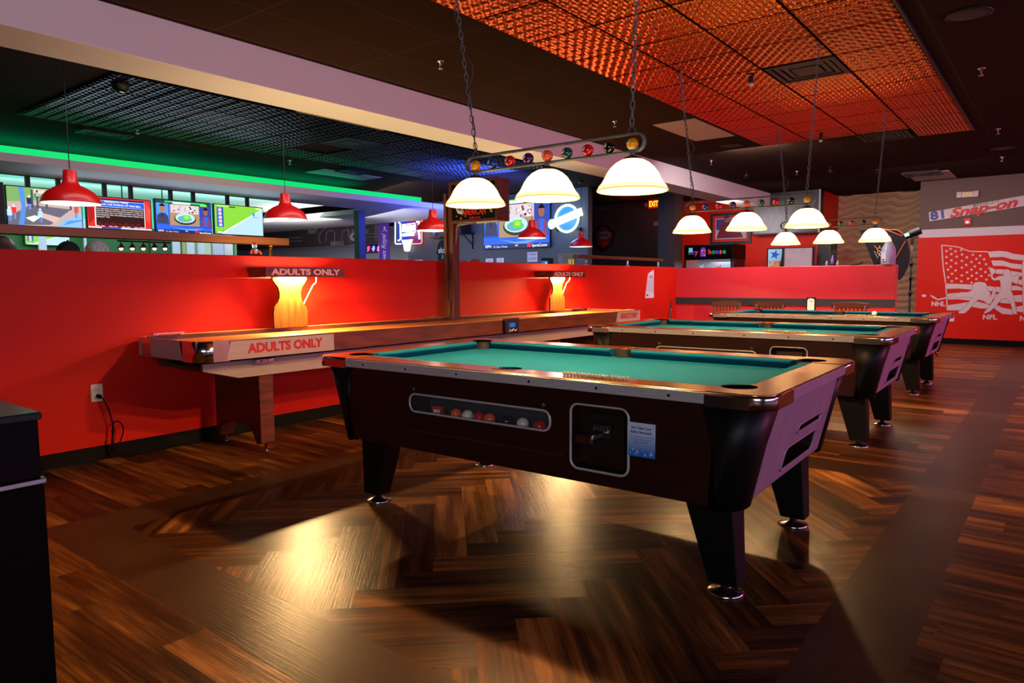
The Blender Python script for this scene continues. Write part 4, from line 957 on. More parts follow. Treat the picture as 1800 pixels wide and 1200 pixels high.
# Snap-on board, lights on that wall
c6 = lambda x, y: at(1600+x/8.57, 320+y/8.57, 'x', XM-.03)
P = [c6(280, 455), c6(1714, 200), c6(1714, 370), c6(290, 592)]
d = (P[1]-P[0]).normalized()
ext = [P[0], P[1]+d*1.2, P[2]+d*1.2, P[3]]
b = MB(); b.prism([(p.y, p.z) for p in ext], XM-.03, XM-.002, 'x', mat('painted_board', '#cfc8c6', .5, noise=.15, nscale=5))
ang = math.atan2(d.z, -d.y)
def sp(x, y, dx=-.031): q = c6(x, y); return TX(XM+dx, q.y, q.z, ang)
b.text('81', sp(425, 500), .20, mat('blue_paint', '#1a3c9c', .5), .009, .0006, width=.22, spacing=1.05)
b.text('Snap-on', sp(1080, 395), .22, mat('red_letters', '#c01818', .5), .009, .0006, shear=.35, width=1.02)
b.text("MIKE KELLEY'S", sp(1140, 325), .06, mat('grey_letters', '#5c5058', .6), .0005, .0005, width=.38)
for (x, y) in ((590, 440), (610, 470), (590, 495), (1530, 265), (1620, 320), (1180, 425), (1350, 285)):
    q = c6(x, y)
    b.tube([(XM-.031, q.y+.05-.02*k, q.z+.012*(-1)**k+.004*k) for k in range(6)], .0012, ink_blk, 4)
o = b.build('race_car_wing_board', org=(XM, 1.2, 2.4)); tag(o, 'long white signed board with blue 81 and red Snap-on lettering', 'sign')
c = c6(865, 187)
t = thing('emergency_light', 'beige twin-head emergency light above the Snap-on board', 'emergency light', (XM, c.y, c.z))
MB().box(-.06, 0, -.09, .09, -.05, .05, cream).build('housing', t, bevel=.01)
for s_ in (-1, 1): MB().box(-.07, 0, min(s_*.09, s_*.165), max(s_*.09, s_*.165), -.05, .05, mat('lamp_head_white', '#c8c2bc', .4)).box(-.073, -.07, min(s_*.10, s_*.155), max(s_*.10, s_*.155), -.04, .04, mat('lamp_lens', '#9a8c84', .2, noise=.5, nscale=60)).build('lamp_head', t, bevel=.008)
c = c6(862, 595)
t = thing('fire_alarm', 'small red fire alarm strobe on the wall below the Snap-on board', 'fire alarm', (XM, c.y, c.z))
MB().box(-.04, 0, -.055, .055, -.06, .065, mat('alarm_red', '#c81414', .4)).build('housing', t, bevel=.008)
MB().sphere((-.04, 0, -.01), .028, E('alarm_lens', '#ffffff', .8), 14, (.6, 1, .8)).build('strobe_lens', t)

# ================================================================ BOOTH WALL, CHAIRS
def make_chair():
    t = thing('dining_chair', '', 'chair')
    # faces +x (sitter looks to -x reversed): back at x=0, seat towards +x
    b = MB()
    for s_ in (-1, 1):
        MB().tube([(.02*0, s_*.19, 0), (.0, s_*.19, .42), (-.05, s_*.19, .80)], .017, chair_wood, 8).build('back_leg', t)
        MB().tube([(.38, s_*.19, 0), (.38, s_*.19, .43)], .016, chair_wood, 8).build('front_leg', t)
    MB().prism(rrect(-.01, .42, -.21, .21, .03), .43, .46, 'z', chair_wood).build('seat', t, bevel=.006)
    # crest rail with a curved top
    top = [(-.235, .83), (-.235, .765), (.235, .765), (.235, .83)]+[(.235-.47*i/12, .83+.012*math.cos((i/12-.5)*4*PI)*0+.020*math.sin(PI*i/12)-.004) for i in range(1, 12)]
    b.prism([(y, z) for y, z in top], -.062, -.036, 'x', chair_wood); b.build('crest_rail', t, bevel=.005)
    b = MB()
    for k in range(7): y = -.15+.05*k; b.box(-.052, -.042, y-.012, y+.012, .46, .775, chair_wood, T=Matrix.Identity(4))
    b.build('back_slats', t)
    return t
CH = make_chair()
for i, (y, x, rz, l) in enumerate(((3.94, 10.25, 0, 'dark red wooden chair against the far half wall, left of the middle one'), (3.31, 10.25, 0, 'dark red wooden chair at the far half wall, left of the card stand'), (2.25, 10.25, 0, 'dark red wooden chair at the far half wall, right of the card stand'), (4.72, 9.85, math.radians(115), 'dark wooden slat-back chair turned sideways in the corner of the half walls'))):
    o = CH if i == 0 else copy_tree(CH)
    o.location = (x, y, 0); o.rotation_euler = (0, 0, rz); o['label'] = l; o['group'] = 'wooden chairs behind the farthest pool table'
    for k in [o]:
        k.scale = (1, 1, 1.045)
t = thing('bistro_table', 'small dark table behind the farthest pool table, holding the card stand', 'table', (10.25, 2.75, 0))
MB().lathe([(0, .70), (.20, .70), (.20, .73), (0, .73)], (0, 0, 0), black_metal, 32).build('tabletop', t)
MB().cyl((0, 0, .02), (0, 0, .70), .03, black_metal, 14).build('pedestal', t)
MB().lathe([(0, 0), (.18, 0), (.17, .015), (.04, .025), (0, .025)], (0, 0, 0), black_metal, 28).build('base', t)
t = thing('card_stand', 'black card stand with a white rounded card, on the small table', 'card stand', (10.22, 2.75, .73))
MB().box(-.012, .012, -.062, .062, 0, .215, black_metal).box(-.05, .05, -.062, .062, 0, .008, black_metal).build('stand', t, bevel=.003)
b = MB(); b.prism(rrect(-.045, .045, .02, .195, .03), -.015, -.012, 'x', paper_white).text('OS', TX(-.016, 0, .155), .045, mat('grey_letters2', '#6a6a70', .5), .001, .0003)
for k in range(6): b.box(-.0158, -.015, -.03, .03, .05+k*.013, .053+k*.013, mat('print_grey2', '#9a98a0', .7))
b.build('card', t)
# items on top of the far half wall
WT = 1.385
def wtop(px): p = at(px, 468, 'x', 10.97); return p.y
t = thing('jug_bottle', 'translucent plastic jug bottle standing on the end of the far half wall', 'bottle', (10.96, wtop(1561), WT))
jug = mat('cloudy_plastic', '#b8b8cc', .35, alpha=.85)
sc = .92
MB().lathe([(0, 0), (.092*sc, 0), (.100*sc, .01), (.100*sc, .19), (.085*sc, .24), (.045*sc, .32), (.030*sc, .345), (.030*sc, .36), (0, .36)], (0, 0, 0), jug, 32).build('body', t)
MB().lathe([(0, .35), (.030, .352), (.030, .37), (.018, .38), (.016, .395), (.010, .40), (0, .40)], (0, 0, 0), white_pl, 20).build('cap', t)
b = MB(); b.box(-.098, -.094, .01, .07, .05, .17, paper_white)
for k in range(5): b.box(-.0968, -.0925, -.065, -.035, .06+.025*k, .064+.025*k, mat('violet_marks', '#6a3ca0', .6))
b.box(-.0985, -.0975, .03, .06, .06, .075, ink_blk); b.build('label_patch', t)
for i, px in enumerate((1453, 1472)):
    t = thing('salt_shaker', 'small glass shaker on the far half wall, %s of the black bottle box' % ('left', 'right')[i], 'shaker', (10.97, wtop(px), WT), 0, 'small shakers on the far half wall')
    MB().lathe([(0, 0), (.016, 0), (.018, .03), (.012, .055), (0, .055)], (0, 0, 0), mat('shaker_glass', '#a0a0a8', .2), 14).build('body', t)
    MB().lathe([(0, .05), (.013, .053), (.013, .066), (0, .072)], (0, 0, 0), chrome, 14).build('lid', t)
t = thing('gift_box', 'tall black and purple boxed bottle standing on the far half wall', 'box', (10.97, wtop(1464), WT))
MB().box(-.03, .03, -.032, .032, 0, .225, black_cloth).build('carton', t, bevel=.003)
MB().lathe([(0, 0), (.022, 0), (.022, .07), (.010, .10), (.009, .13), (0, .13)], (-.032, 0, .02), mat('violet_bottle', '#8a70c0', .4), 16).build('bottle_picture', t)
t = thing('cable_stub', 'short black clip lying on the far half wall near the jug', 'clip', (10.97, wtop(1506), WT))
MB().tube([(0, .08, .006), (0, .0, .010), (0, -.05, .02), (0, -.08, .045)], .007, black_rubber, 8).build('body', t)
# strobe on a stand
sx_, sy_ = 12.5, at(1604, 415, 'x', 12.5).y
t = thing('studio_strobe', 'black photo strobe with a lit screen on a tall black light stand', 'photo light', (sx_, sy_, 0))
b = MB(); b.tube([(0, 0, .3), (0, 0, 1.0)], .015, black_metal, 12).tube([(0, 0, .95), (0, 0, 1.45)], .012, black_metal, 12).tube([(0, 0, 1.4), (0, 0, 1.75)], .009, iron, 12); b.build('pole', t)
for k in range(3):
    a = math.radians(20+120*k); MB().tube([(0, 0, .62), (.42*math.cos(a), .42*math.sin(a), .012)], .009, black_metal, 8).build('leg', t)
b = MB()
for z in (.96, 1.2, 1.42): b.lathe([(.010, z-.03), (.022, z-.03), (.022, z+.03), (.010, z+.03)], (0, 0, 0), black_metal, 14).cyl((0, -.02, z), (0, -.045, z+.005), .008, black_metal, 8)
b.build('collar', t)
MB().box(-.02, .02, -.018, .018, 1.72, 1.82, black_metal).tube([(0, 0, 1.80), (0, -.05, 1.815), (0, -.10, 1.835)], .006, black_metal, 6).build('bracket', t, bevel=.004)
R_ = Matrix.Translation((0, .03, 1.885)) @ Matrix.Rotation(math.radians(-20), 4, 'X')
b = MB(); b.lathe([(0, -.15), (.058, -.15), (.062, -.13), (.062, .09), (.055, .10), (0, .10)], (0, 0, 0), mat('strobe_black', '#0c1412', .35), 28, axis='y', T=R_); h = b.build('head', t)
b = MB(); b.lathe([(.048, .10), (.066, .102), (.068, .135), (.05, .137)], (0, 0, 0), chrome, 28, axis='y', T=R_); b.build('ring', h)
b = MB(); b.box(-.0655, -.060, .01, .075, -.025, .025, E('strobe_screen', '#b8ffe0', 1.6), T=R_); b.build('screen', h)
# folded black backdrop banner
def bp_(x, y): p = at(1480+x/10.906, 390+y/10.906, 'x', 11.9); return (p.y, p.z)
outl = [(300, 150), (480, 140), (740, 125), (900, 150), (1050, 160), (1180, 240), (1250, 380), (1290, 560), (1285, 740), (1240, 900), (1170, 1030), (1110, 1110), (1070, 1110), (700, 1000), (612, 850), (530, 640), (420, 400), (340, 220)]
P = [bp_(*q) for q in outl]
yc = sum(p[0] for p in P)/len(P); zc = sum(p[1] for p in P)/len(P)
t = thing('collapsible_backdrop', 'black collapsible photo backdrop with orange cords behind the half wall', 'backdrop', (11.9, yc, 0))
b = MB(); vs = [(11.9+.10*((y-yc)/.4)**2, y, z) for y, z in P]; n = len(vs); c0 = (11.86, yc, zc)
b.add(vs+[c0]+[(x+.012, y, z) for x, y, z in vs]+[(c0[0]+.012, c0[1], c0[2])], [(i, (i+1) % n, n) for i in range(n)]+[(n+1+(i+1) % n, n+1+i, 2*n+1) for i in range(n)]+[(i, (i+1) % n, n+1+(i+1) % n, n+1+i) for i in range(n)], black_cloth)
b.build('cloth', t, world=True)
og = mat('orange_cord', '#b8601c', .5)
def cord(pts, dx=.03):
    q = [bp_(*p_) for p_ in pts]; return sm([(11.9+.10*((y-yc)/.4)**2-dx-.0, y, z) for y, z in q], 4)
b = MB(); b.tube(cord([(700, 125), (900, 150), (1050, 155), (1150, 215), (1190, 260)], .01), .007, og, 6).tube(cord([(740, 130), (900, 170), (1100, 250), (1160, 262)]), .006, og, 6).tube(cord([(1215, 370), (1150, 480), (1060, 650), (1000, 730)]), .006, og, 6).tube(cord([(620, 455), (680, 520), (700, 600), (740, 660), (800, 670)]), .007, og, 6)
b.build('orange_cord', t, world=True)
b = MB(); q = bp_(720, 505); b.text('Y', TX(11.83, q[0], q[1], -1.0), .085, mat('banner_yellow', '#d0a018', .5), .003, .0005); q = bp_(740, 600); b.text('CO', TX(11.83, q[0], q[1], -1.0), .06, paper_white, .0005, .0005); q = bp_(675, 630); b.text('BACKDROPS', TX(11.83, q[0], q[1], -1.1), .02, paper_white, 0, .0005)
b.build('print', t, world=True)
MB().tube([(11.93, yc, .0), (11.93, yc, zc-.1)], .012, black_metal, 8).build('support_rod', t, world=True)
MB().box(11.83, 12.03, yc-.2, yc+.2, 0, .02, black_metal).build('support_base', t, world=True)

# ================================================================ RED WALL BEYOND THE BOOTH
XR = 15.3
def rp(px, py, x=XR): return at(px, py, 'x', x)
a, c = rp(1332, 341), rp(1447, 407)
t = thing('range_hood', 'large stainless steel hood panel on the red wall', 'hood', (XR, (a.y+c.y)/2, (a.z+c.z)/2))
MB().box(XR-.25, XR, c.y, a.y, c.z-.03, a.z, steel).build('panel', t, world=True, bevel=.006)
MB().box(XR-.27, XR-.25, c.y, c.y+.03, c.z-.03, a.z, brushed).box(XR-.26, XR-.25, c.y, a.y, c.z-.03, c.z+.0, dark_paint).build('edge_strip', t, world=True)
a, c = rp(1249, 376, 15.26), rp(1320, 427, 15.26)
t = thing('framed_picture', 'framed sports picture with red mat on the red wall behind the lamps', 'picture', (XR, (a.y+c.y)/2, (a.z+c.z)/2))
fr = mat('frame_slate', '#20242c', .4)
b = MB(); w_ = .05; b.box(XR-.04, XR, c.y, a.y, c.z, c.z+w_, fr).box(XR-.04, XR, c.y, a.y, a.z-w_, a.z, fr).box(XR-.04, XR, c.y, c.y+w_, c.z+w_, a.z-w_, fr).box(XR-.04, XR, a.y-w_, a.y, c.z+w_, a.z-w_, fr); b.build('frame', t, world=True)
b = MB(); b.box(XR-.02, XR, c.y+w_, a.y-w_, c.z+w_, a.z-w_, mat('red_mat', '#b81c1c', .6)); yA, yB, zA, zB = a.y-.11, c.y+.11, c.z+.11, a.z-.11
b.box(XR-.022, XR-.02, yB, yA, zA, zB, mat('pic_pale', '#a8a4b8', .5)).box(XR-.0225, XR-.022, yB+.04, yA-.02, zA+(zB-zA)*.45, zB-.02, mat('pic_purple', '#4c2c74', .5))
mx_, mz_ = (yA+yB)/2, (zA+zB)/2
b.flat([(mx_+.32, zA+.02), (mx_+.22, mz_+.08), (mx_+.05, mz_+.2), (mx_-.15, mz_+.1), (mx_-.28, zA+.02)], XR-.024, 'x', mat('pic_maroon', '#6a1424', .5)).sphere((XR-.023, mx_+.08, mz_+.2), .08, mat('pic_face', '#8a5848', .5), 14, (.03, 1, 1)).sphere((XR-.0235, mx_+.09, mz_+.25), .07, mat('pic_cap', '#28246c', .5), 14, (.03, 1, .6))
b.build('print', t, world=True)
# claw machine
XK = 13.3; a, c = rp(1204, 431, XK), rp(1287, 455, XK)
t = thing('claw_machine', 'black toy claw machine with colourful toy house lettering behind the half wall', 'claw machine', (XK+.35, (a.y+c.y)/2, 0))
y0, y1, zt, zm = c.y, a.y, a.z, c.z
b = MB(); b.box(XK, XK+.7, y0, y1, 0, .75, gl); b.build('cabinet', t, world=True, bevel=.01); MB().box(XK-.01, XK+.7, y0-.01, y1+.01, zm, zt, gl).build('marquee', t, world=True, bevel=.01)
b = MB()
for y in (y0+.015, y1-.015): b.box(XK, XK+.03, y-.015, y+.015, .75, zm, black_metal)
b.box(XK+.67, XK+.7, y0, y1, .75, zm, mat('mirror_back', '#8c98a4', .2, .6)); b.build('glass_frame', t, world=True)
MB().box(XK+.005, XK+.01, y0+.03, y1-.03, .75, zm, clear).build('glass', t, world=True)
MB().box(XK+.03, XK+.66, y0-.008, y0-.003, .8, zt-.03, mat('maroon_side', '#3a0c10', .4)).build('side_panel', t, world=True)
b = MB(); hz = (zm+zt)/2+.0; W_ = y1-y0
cols_ = ['#1c7c3c', '#c82828', '#6030b0', '#d03048']
for k, ch_ in enumerate('toy'):
    b.text(ch_, TX(XK-.012, y1-.10-k*.075, hz), .14, mat('tl%d' % k, ('#187838', '#5a2ab0', '#c02838')[k], .5, emit=.5), .004, .001)
for k, ch_ in enumerate('house'):
    b.text(ch_, TX(XK-.012, y0+W_*.46-k*.073, hz), .13, mat('hl%d' % k, ('#b02838', '#187838', '#5a2ab0', '#c03048', '#188048')[k], .5, emit=.5), .004, .001)
hy = y1-W_*.40
b.prism([(hy-.06, hz-.09), (hy+.06, hz-.09), (hy+.06, hz+.03), (hy+.03, hz+.09), (hy-.03, hz+.09), (hy-.06, hz+.03)], XK-.013, XK-.011, 'x', mat('house_purple', '#4c209c', .5, emit=.4))
for i in range(3):
    for j in range(2): b.sphere((XK-.014, hy-.025+.05*j, hz-.06+.045*i), .016, mat('hw%d' % ((i+j) % 3), ('#d8a018', '#c83040', '#d06020')[(i+j) % 3], .5, emit=.6), 8, (.1, 1.2, .7))
b.box(XK-.014, XK-.012, y1-.17, y1-.09, hz+.0, hz+.09, E('paper_blue', '#8cc8f0', .7))
b.build('sign_lettering', t, world=True)
light('AREA', (XK+.35, (y0+y1)/2, zm-.03), 9, (.7, .9, 1), .5, .5, (XK+.35, (y0+y1)/2, 0), 'claw_machine_light')
pc = ['#c8c8cc', '#4c9cb0', '#b03040', '#8c8ca8', '#c8b090', '#38506c', '#d0d0d8']
for k in range(7):
    yk = y0+.09+k*(W_-.18)/6; o = MB().sphere((0, 0, .075), .075, mat('plush'+str(k), pc[k], .9), 14, (1, 1, 1)).sphere((0, 0, .19), .055, mat('plush'+str(k), pc[k], .9), 12).sphere((0, .045, .235), .02, mat('plush'+str(k), pc[k], .9), 8).sphere((0, -.045, .235), .02, mat('plush'+str(k), pc[k], .9), 8).build('plush_toy')
    o.location = (XK+.2+.08*(k % 2), yk, 1.12+.06*(k % 3)); tag(o, 'small plush toy heaped with others behind the glass of the claw machine', 'toy', 'plush toys inside the claw machine')
MB().box(XK+.04, XK+.66, y0+.03, y1-.03, .75, 1.12, mat('plush_heap_base', '#5a6a78', .9, noise=.8, nscale=14, color2='#a8a0b0')).build('toy_bed', t, world=True)
for k in range(7):
    pass
# framed lightbox with star, half covered by a white cloth
XL = 13.9; a, c = rp(1348, 436, XL), rp(1430, 471, XL)
t = thing('menu_lightbox', 'black framed picture with a blue star, half covered by a pale cloth', 'picture', (XL, (a.y+c.y)/2, c.z-.05))
y0, y1, z0, z1 = c.y, a.y, c.z-.05, a.z
b = MB(); b.box(XL, XL+.05, y0, y1, z0, z1, black_metal); b.build('frame', t, world=True, bevel=.004)
b = MB(); b.box(XL-.003, XL, y0+.03, y1-.03, z0+.03, z1-.025, mat('sky_print', '#88b8d8', .5, emit=.25)).box(XL-.004, XL-.003, y1-.34, y1-.05, z0+.03, z0+.2, mat('food_print', '#b06838', .5, noise=.7, nscale=20, color2='#e0c8a0'))
cy_, cz_ = y1-.16, z1-.13; P = []
for k in range(10):
    an = PI/2+k*PI/5+.25; r_ = .10 if k % 2 == 0 else .042; P.append((cy_+r_*math.cos(an), cz_+r_*math.sin(an)))
b.prism(P, XL-.006, XL-.004, 'x', mat('star_blue', '#1848b0', .5, emit=.3))
b.text('CAFE', TX(XL-.006, y1-.24, z0+.17), .05, mat('cafe_red', '#c02818', .5), .001, .0005)
b.build('print', t, world=True)
ym = y1-(y1-y0)*.40
b = MB(); b.prism([(ym, z0), (y0+.03, z0), (y0+.02, z1-.02), (ym+.02, z1-.02)], XL-.05, XL-.03, 'x', mat('pale_cloth', '#b8acb4', .8, noise=.2, nscale=5)); o = b.build('pale_cloth', t, world=True, bevel=.004)
b = MB(); b.prism([(ym+.16, z0)]+[(ym+.16-.12*math.sin(k*PI/16), z0+(z1-z0-.02)*(1-math.cos(k*PI/16))) for k in range(1, 9)]+[(ym, z1-.02), (ym, z0)], XL-.06, XL-.05, 'x', black_cloth); b.build('dark_edge', t, world=True)
MB().box(XL, XL+.04, y0+.1, y0+.16, 0, z0, black_metal).box(XL, XL+.04, y1-.16, y1-.1, 0, z0, black_metal).build('stand', t, world=True)
# tall steel fridge
XF = 14.4; a, c = rp(1437, 400, XF), rp(1459, 470, XF)
t = thing('steel_cabinet', 'narrow grey steel cabinet between the red wall and the carved wall', 'cabinet', (XF+.25, (a.y+c.y)/2, 0))
MB().box(XF, XF+.5, c.y, a.y, 0, 2.05, steel).build('body', t, world=True, bevel=.01)
MB().box(XF-.008, XF, c.y+.01, a.y-.01, .1, 2.03, mat('steel_door', '#4c484c', .35, .8)).build('door', t, world=True, bevel=.004)
MB().tube([(XF-.03, c.y+.05, .9), (XF-.03, c.y+.05, 1.4)], .009, chrome, 8).build('handle', t, world=True)

# ================================================================ BAR SIDE
# TV builder: screen in a plane y=const facing -Y, picture made of coloured areas
def tv(px0, py0, px1, py1, Y, label, draw, mount=True, axis='y'):
    a = at(px0, py0, axis, Y); c = at(px1, py1, axis, Y)
    if axis == 'y':
        W_ = c.x-a.x; H_ = a.z-c.z; org = ((a.x+c.x)/2, Y, (a.z+c.z)/2)
    else:
        W_ = a.y-c.y; H_ = a.z-c.z; org = (Y, (a.y+c.y)/2, (a.z+c.z)/2)
    H_ = min(H_, W_*.6)
    t = thing('television', label, 'television', org, 0)
    if axis == 'x': t.rotation_euler = (0, 0, -PI/2)
    MB().box(-W_/2, W_/2, 0, .05, -H_/2, H_/2, black_metal).build('housing', t, bevel=.004)
    b = MB(); m_ = .012
    D = [0]
    def R_(u0, v0, u1, v1, m):    # u right 0..1, v down 0..1
        D[0] += .0004; x0 = -W_/2+m_+(W_-2*m_)*u0; x1 = -W_/2+m_+(W_-2*m_)*u1; z1 = H_/2-m_-(H_-2*m_)*v0; z0 = H_/2-m_-(H_-2*m_)*v1
        b.add([(x0, -D[0], z0), (x1, -D[0], z0), (x1, -D[0], z1), (x0, -D[0], z1)], [(0, 1, 2, 3)], m)
    def Pg(pts, m):
        D[0] += .0004; b.add([(-W_/2+m_+(W_-2*m_)*u, -D[0], H_/2-m_-(H_-2*m_)*v) for u, v in pts], [tuple(range(len(pts)))], m)
    def Tx(s_, u, v, size, m, wd):
        D[0] += .0006; b.text(s_, Matrix.Translation((-W_/2+W_*u, -D[0], H_/2-H_*v)) @ FY, size*H_, m, 0, .0001, width=wd*W_)
    def El(u, v, ru, rv, m): Pg([(u+ru*math.cos(k*PI/9), v+rv*math.sin(k*PI/9)) for k in range(18)], m)
    draw(R_, Pg, Tx, El); b.build('screen', t)
    if mount:
        for k in (-.2, .2):
            MB().box(W_*k-.025, W_*k+.025, .02, .06, H_/2-.1, 2.5-org[2] if 2.5-org[2] < 1 else .3, black_metal).build('mount', t)
    return t
e = lambda c, s=1.6: E('tv'+c+str(s), c, s)
def d_park(R_, Pg, Tx, El):
    R_(0, 0, 1, 1, e('#b09a94')); Pg([(0, 0), (1, 0), (1, .45), (.6, .25), (.3, .35), (0, .4)], e('#6f9a58')); Pg([(.35, .02), (.8, .05), (.8, .3), (.35, .15)], e('#c8b8a8'))
    Pg([(.3, .45), (.85, .5), (.55, .95), (0, 1), (0, .8)], e('#5c5a68')); Pg([(.66, 1), (.72, .82), (1, .62), (1, 1)], e('#7aa8dc')); Pg([(.72, .95), (.8, .82), (1, .76), (1, .8)], e('#4c84c8')); Pg([(.4, .62), (.7, .75), (.62, .9), (.38, .72)], e('#c0a49c'))
    Pg([(.15, 0), (.22, 0), (.24, .5), (.2, 1), (.13, 1), (.18, .5)], e('#4880c8'))
    for u in (.31, .38, .5, .83): R_(u, .05 if u < .45 else .3, u+.028, .52, e('#3c4858'))
    for u, v, c1 in ((.08, .62, '#d03028'), (.02, .68, '#a8ccf0'), (.42, .68, '#a0c8f8'), (.92, .5, '#b84c38'), (.28, .35, '#20284c')):
        El(u, v-.12, .016, .035, e('#d8c8b8')); R_(u-.03, v-.08, u+.03, v+.08, e(c1)); R_(u-.02, v+.08, u-.003, v+.22, e('#4c68b8')); R_(u+.004, v+.08, u+.02, v+.22, e('#6c88c8'))
    Pg([(.22, .8), (.34, .72), (.42, .76), (.32, .9)], e('#d0d8d0')); R_(.36, .13, .50, .24, e('#101010')); Tx('MEMORIAL', .43, .165, .07, e('#ffffff'), .11); Tx('PERSON', .415, .215, .07, e('#ffffff'), .08)
def d_news(R_, Pg, Tx, El):
    R_(0, 0, 1, 1, e('#c82820')); Pg([(0, .3), (.12, .2), (.1, .7), (.02, .9)], e('#9c1410')); Pg([(.93, .1), (1, .3), (.97, .8), (.92, .6)], e('#e04838')); R_(.13, .04, .89, .12, e('#181c48')); R_(.11, .10, .90, .93, e('#e8e8f0')); R_(.118, .11, .895, .30, e('#1450c8')); R_(.125, .31, .89, .915, e('#240808'))
    Tx('MINNESOTA TWINS', .45, .16, .075, e('#ffffff'), .36); Tx('ON THE PASSING OF MIKE BELL', .53, .245, .075, e('#ffffff'), .60)
    R_(.14, .13, .19, .26, e('#c8283c')); R_(.15, .15, .18, .24, e('#f0e8f0'))
    for k, s_ in enumerate(('THE TWINS JOIN THE BASEBALL WORLD IN MOURNING MIKE\'S', 'UNTIMELY PASSING. OUR THOUGHTS AND BEST WISHES ARE', 'WITH HIS WIFE, KELLY, HIS THREE CHILDREN, LUKE, MIKAYLA', 'AND MADELINE, AND THE ENTIRE BELL FAMILY DURING THIS', 'DIFFICULT TIME.')):
        Tx(s_, .50 if k < 4 else .24, .38+k*.062, .045, e('#f4ecec'), .72 if k < 4 else .2)
    for k in range(7): El(.18+.1*k, .86+.02*(k % 2), .045, .07, e('#4c0c0c'))
    R_(0, .955, 1, 1, e('#b8c8e0')); R_(.2, .955, .5, 1, e('#2040a0'))
def d_show(R_, Pg, Tx, El):
    R_(0, 0, 1, 1, e('#1c4cc0')); R_(0, 0, .98, .12, e('#103c30')); R_(.16, .02, .9, .07, e('#30c060')); R_(.3, .04, .62, .10, e('#d8e8e0')); R_(.8, .05, .93, .12, e('#70d030'))
    R_(.01, .10, .22, .74, e('#4c84d0')); El(.11, .26, .05, .12, e('#9a6a58')); Pg([(.06, .2), (.11, .09), (.165, .2), (.15, .15), (.07, .15)], e('#15100e')); Pg([(.01, .74), (.02, .48), (.08, .40), (.11, .44), (.15, .40), (.21, .5), (.22, .74)], e('#34385c')); Pg([(.09, .41), (.13, .41), (.11, .6)], e('#20202c'))
    R_(.24, .12, .78, .78, e('#9c7c5c')); R_(.26, .12, .77, .38, e('#c8b4bc')); 
    random.seed(3)
    for k in range(26): El(.29+.47*random.random(), .17+.19*random.random(), .018, .03, e(random.choice(['#38302c', '#d8d0c8', '#7c5c84', '#a0a8a0', '#483848'])))
    El(.51, .56, .20, .19, e('#20302c')); El(.51, .53, .18, .16, e('#a8c8cc')); El(.50, .56, .13, .10, e('#5c98a0')); R_(.47, .44, .60, .60, e('#58c020')); R_(.50, .47, .57, .55, e('#a0f050'))
    R_(.79, .14, .985, .78, e('#2c3c90')); El(.89, .30, .045, .11, e('#8a5444')); Pg([(.845, .24), (.89, .12), (.94, .24), (.92, .19), (.86, .19)], e('#120c0c')); Pg([(.80, .78), (.81, .52), (.86, .44), (.89, .48), (.93, .44), (.975, .54), (.985, .78)], e('#6a3c68')); Pg([(.865, .45), (.92, .45), (.91, .76), (.875, .76)], e('#2858c8'))
    Pg([(0, .76), (.4, .80), (1, .84), (1, 1), (0, 1)], e('#2858d0')); Pg([(.2, .8), (.5, .88), (.85, .84), (.6, .95)], e('#5890f0')); R_(0, .92, 1, 1, e('#182458')); Tx('ESPN', .08, .945, .07, e('#ffffff'), .09); Tx('Ch. State v Kansas', .27, .955, .06, e('#d0d8e8'), .22); R_(.68, .91, .74, .99, e('#c02848')); Tx('SportsCenter', .86, .955, .08, e('#ffffff'), .22); R_(.50, .94, .54, .965, e('#e8d040'))
def d_race(R_, Pg, Tx, El):
    R_(0, 0, 1, 1, e('#78bc34')); Pg([(.12, 1), (1, .06), (1, 1)], e('#a4c4f0')); Pg([(.10, .99), (1, .035), (1, .06), (.14, 1)], e('#e8f4e8')); Pg([(0, .93), (.2, .85), (.14, 1), (0, 1)], e('#58a838'))
    R_(.04, .08, .175, .76, e('#1848a8'))
    for k in range(15): R_(.075, .10+k*.043, .135, .13+k*.043, e('#e8e0f0' if k % 3 else '#e06078')); R_(.05, .105+k*.043, .06, .12+k*.043, e('#9cb8f0'))
    R_(.04, .02, .28, .065, e('#a8d870')); R_(.28, .04, .41, .08, e('#1c2c48')); R_(.04, .92, .14, .97, e('#f0f4f0')); R_(.84, .03, .96, .07, e('#d8ecc8'))
    El(.79, .24, .03, .055, e('#3090d8')); R_(.775, .27, .81, .37, e('#185898')); R_(.77, .31, .80, .35, e('#c8d040')); Pg([(.81, .355), (.90, .35), (.88, .375), (.81, .375)], e('#7090c0'))
tv(8, 324, 147, 403, 10.0, 'television showing a shady park scene, behind the leftmost pendant', d_park)
tv(150, 342, 268, 407, 10.0, 'television with a red frame and a blue news headline', d_news)
tv(271, 348, 373, 413, 10.0, 'television showing two men beside a stadium, over the bar', d_show)
tv(375, 357, 464, 416, 10.0, 'television showing a cycling road beside green grass, over the bar', d_race)
tv(42, 404, 124, 433, 13.39, 'lower television on the back bar showing the same cycling race', d_race, False)
tv(850, 353, 967, 434, 11.645, 'large television on the grey wall behind the lamp shades', d_show, False, 'x')
light('AREA', (5.0, 9.8, 2.1), 10, (.6, .8, 1), 3.4, .4, (5.0, 5.0, 1.6), 'screens_glow')
# black speaker box left of the TVs
o = MB().box(-.35, 0, -.1, .15, -.25, .25, black_metal).build('loudspeaker', bevel=.01); p = at(7, 362, 'y', 10.0); o.location = (p.x-.02, p.y, p.z+.02); tag(o, 'black box at the left edge beside the park television', 'speaker')
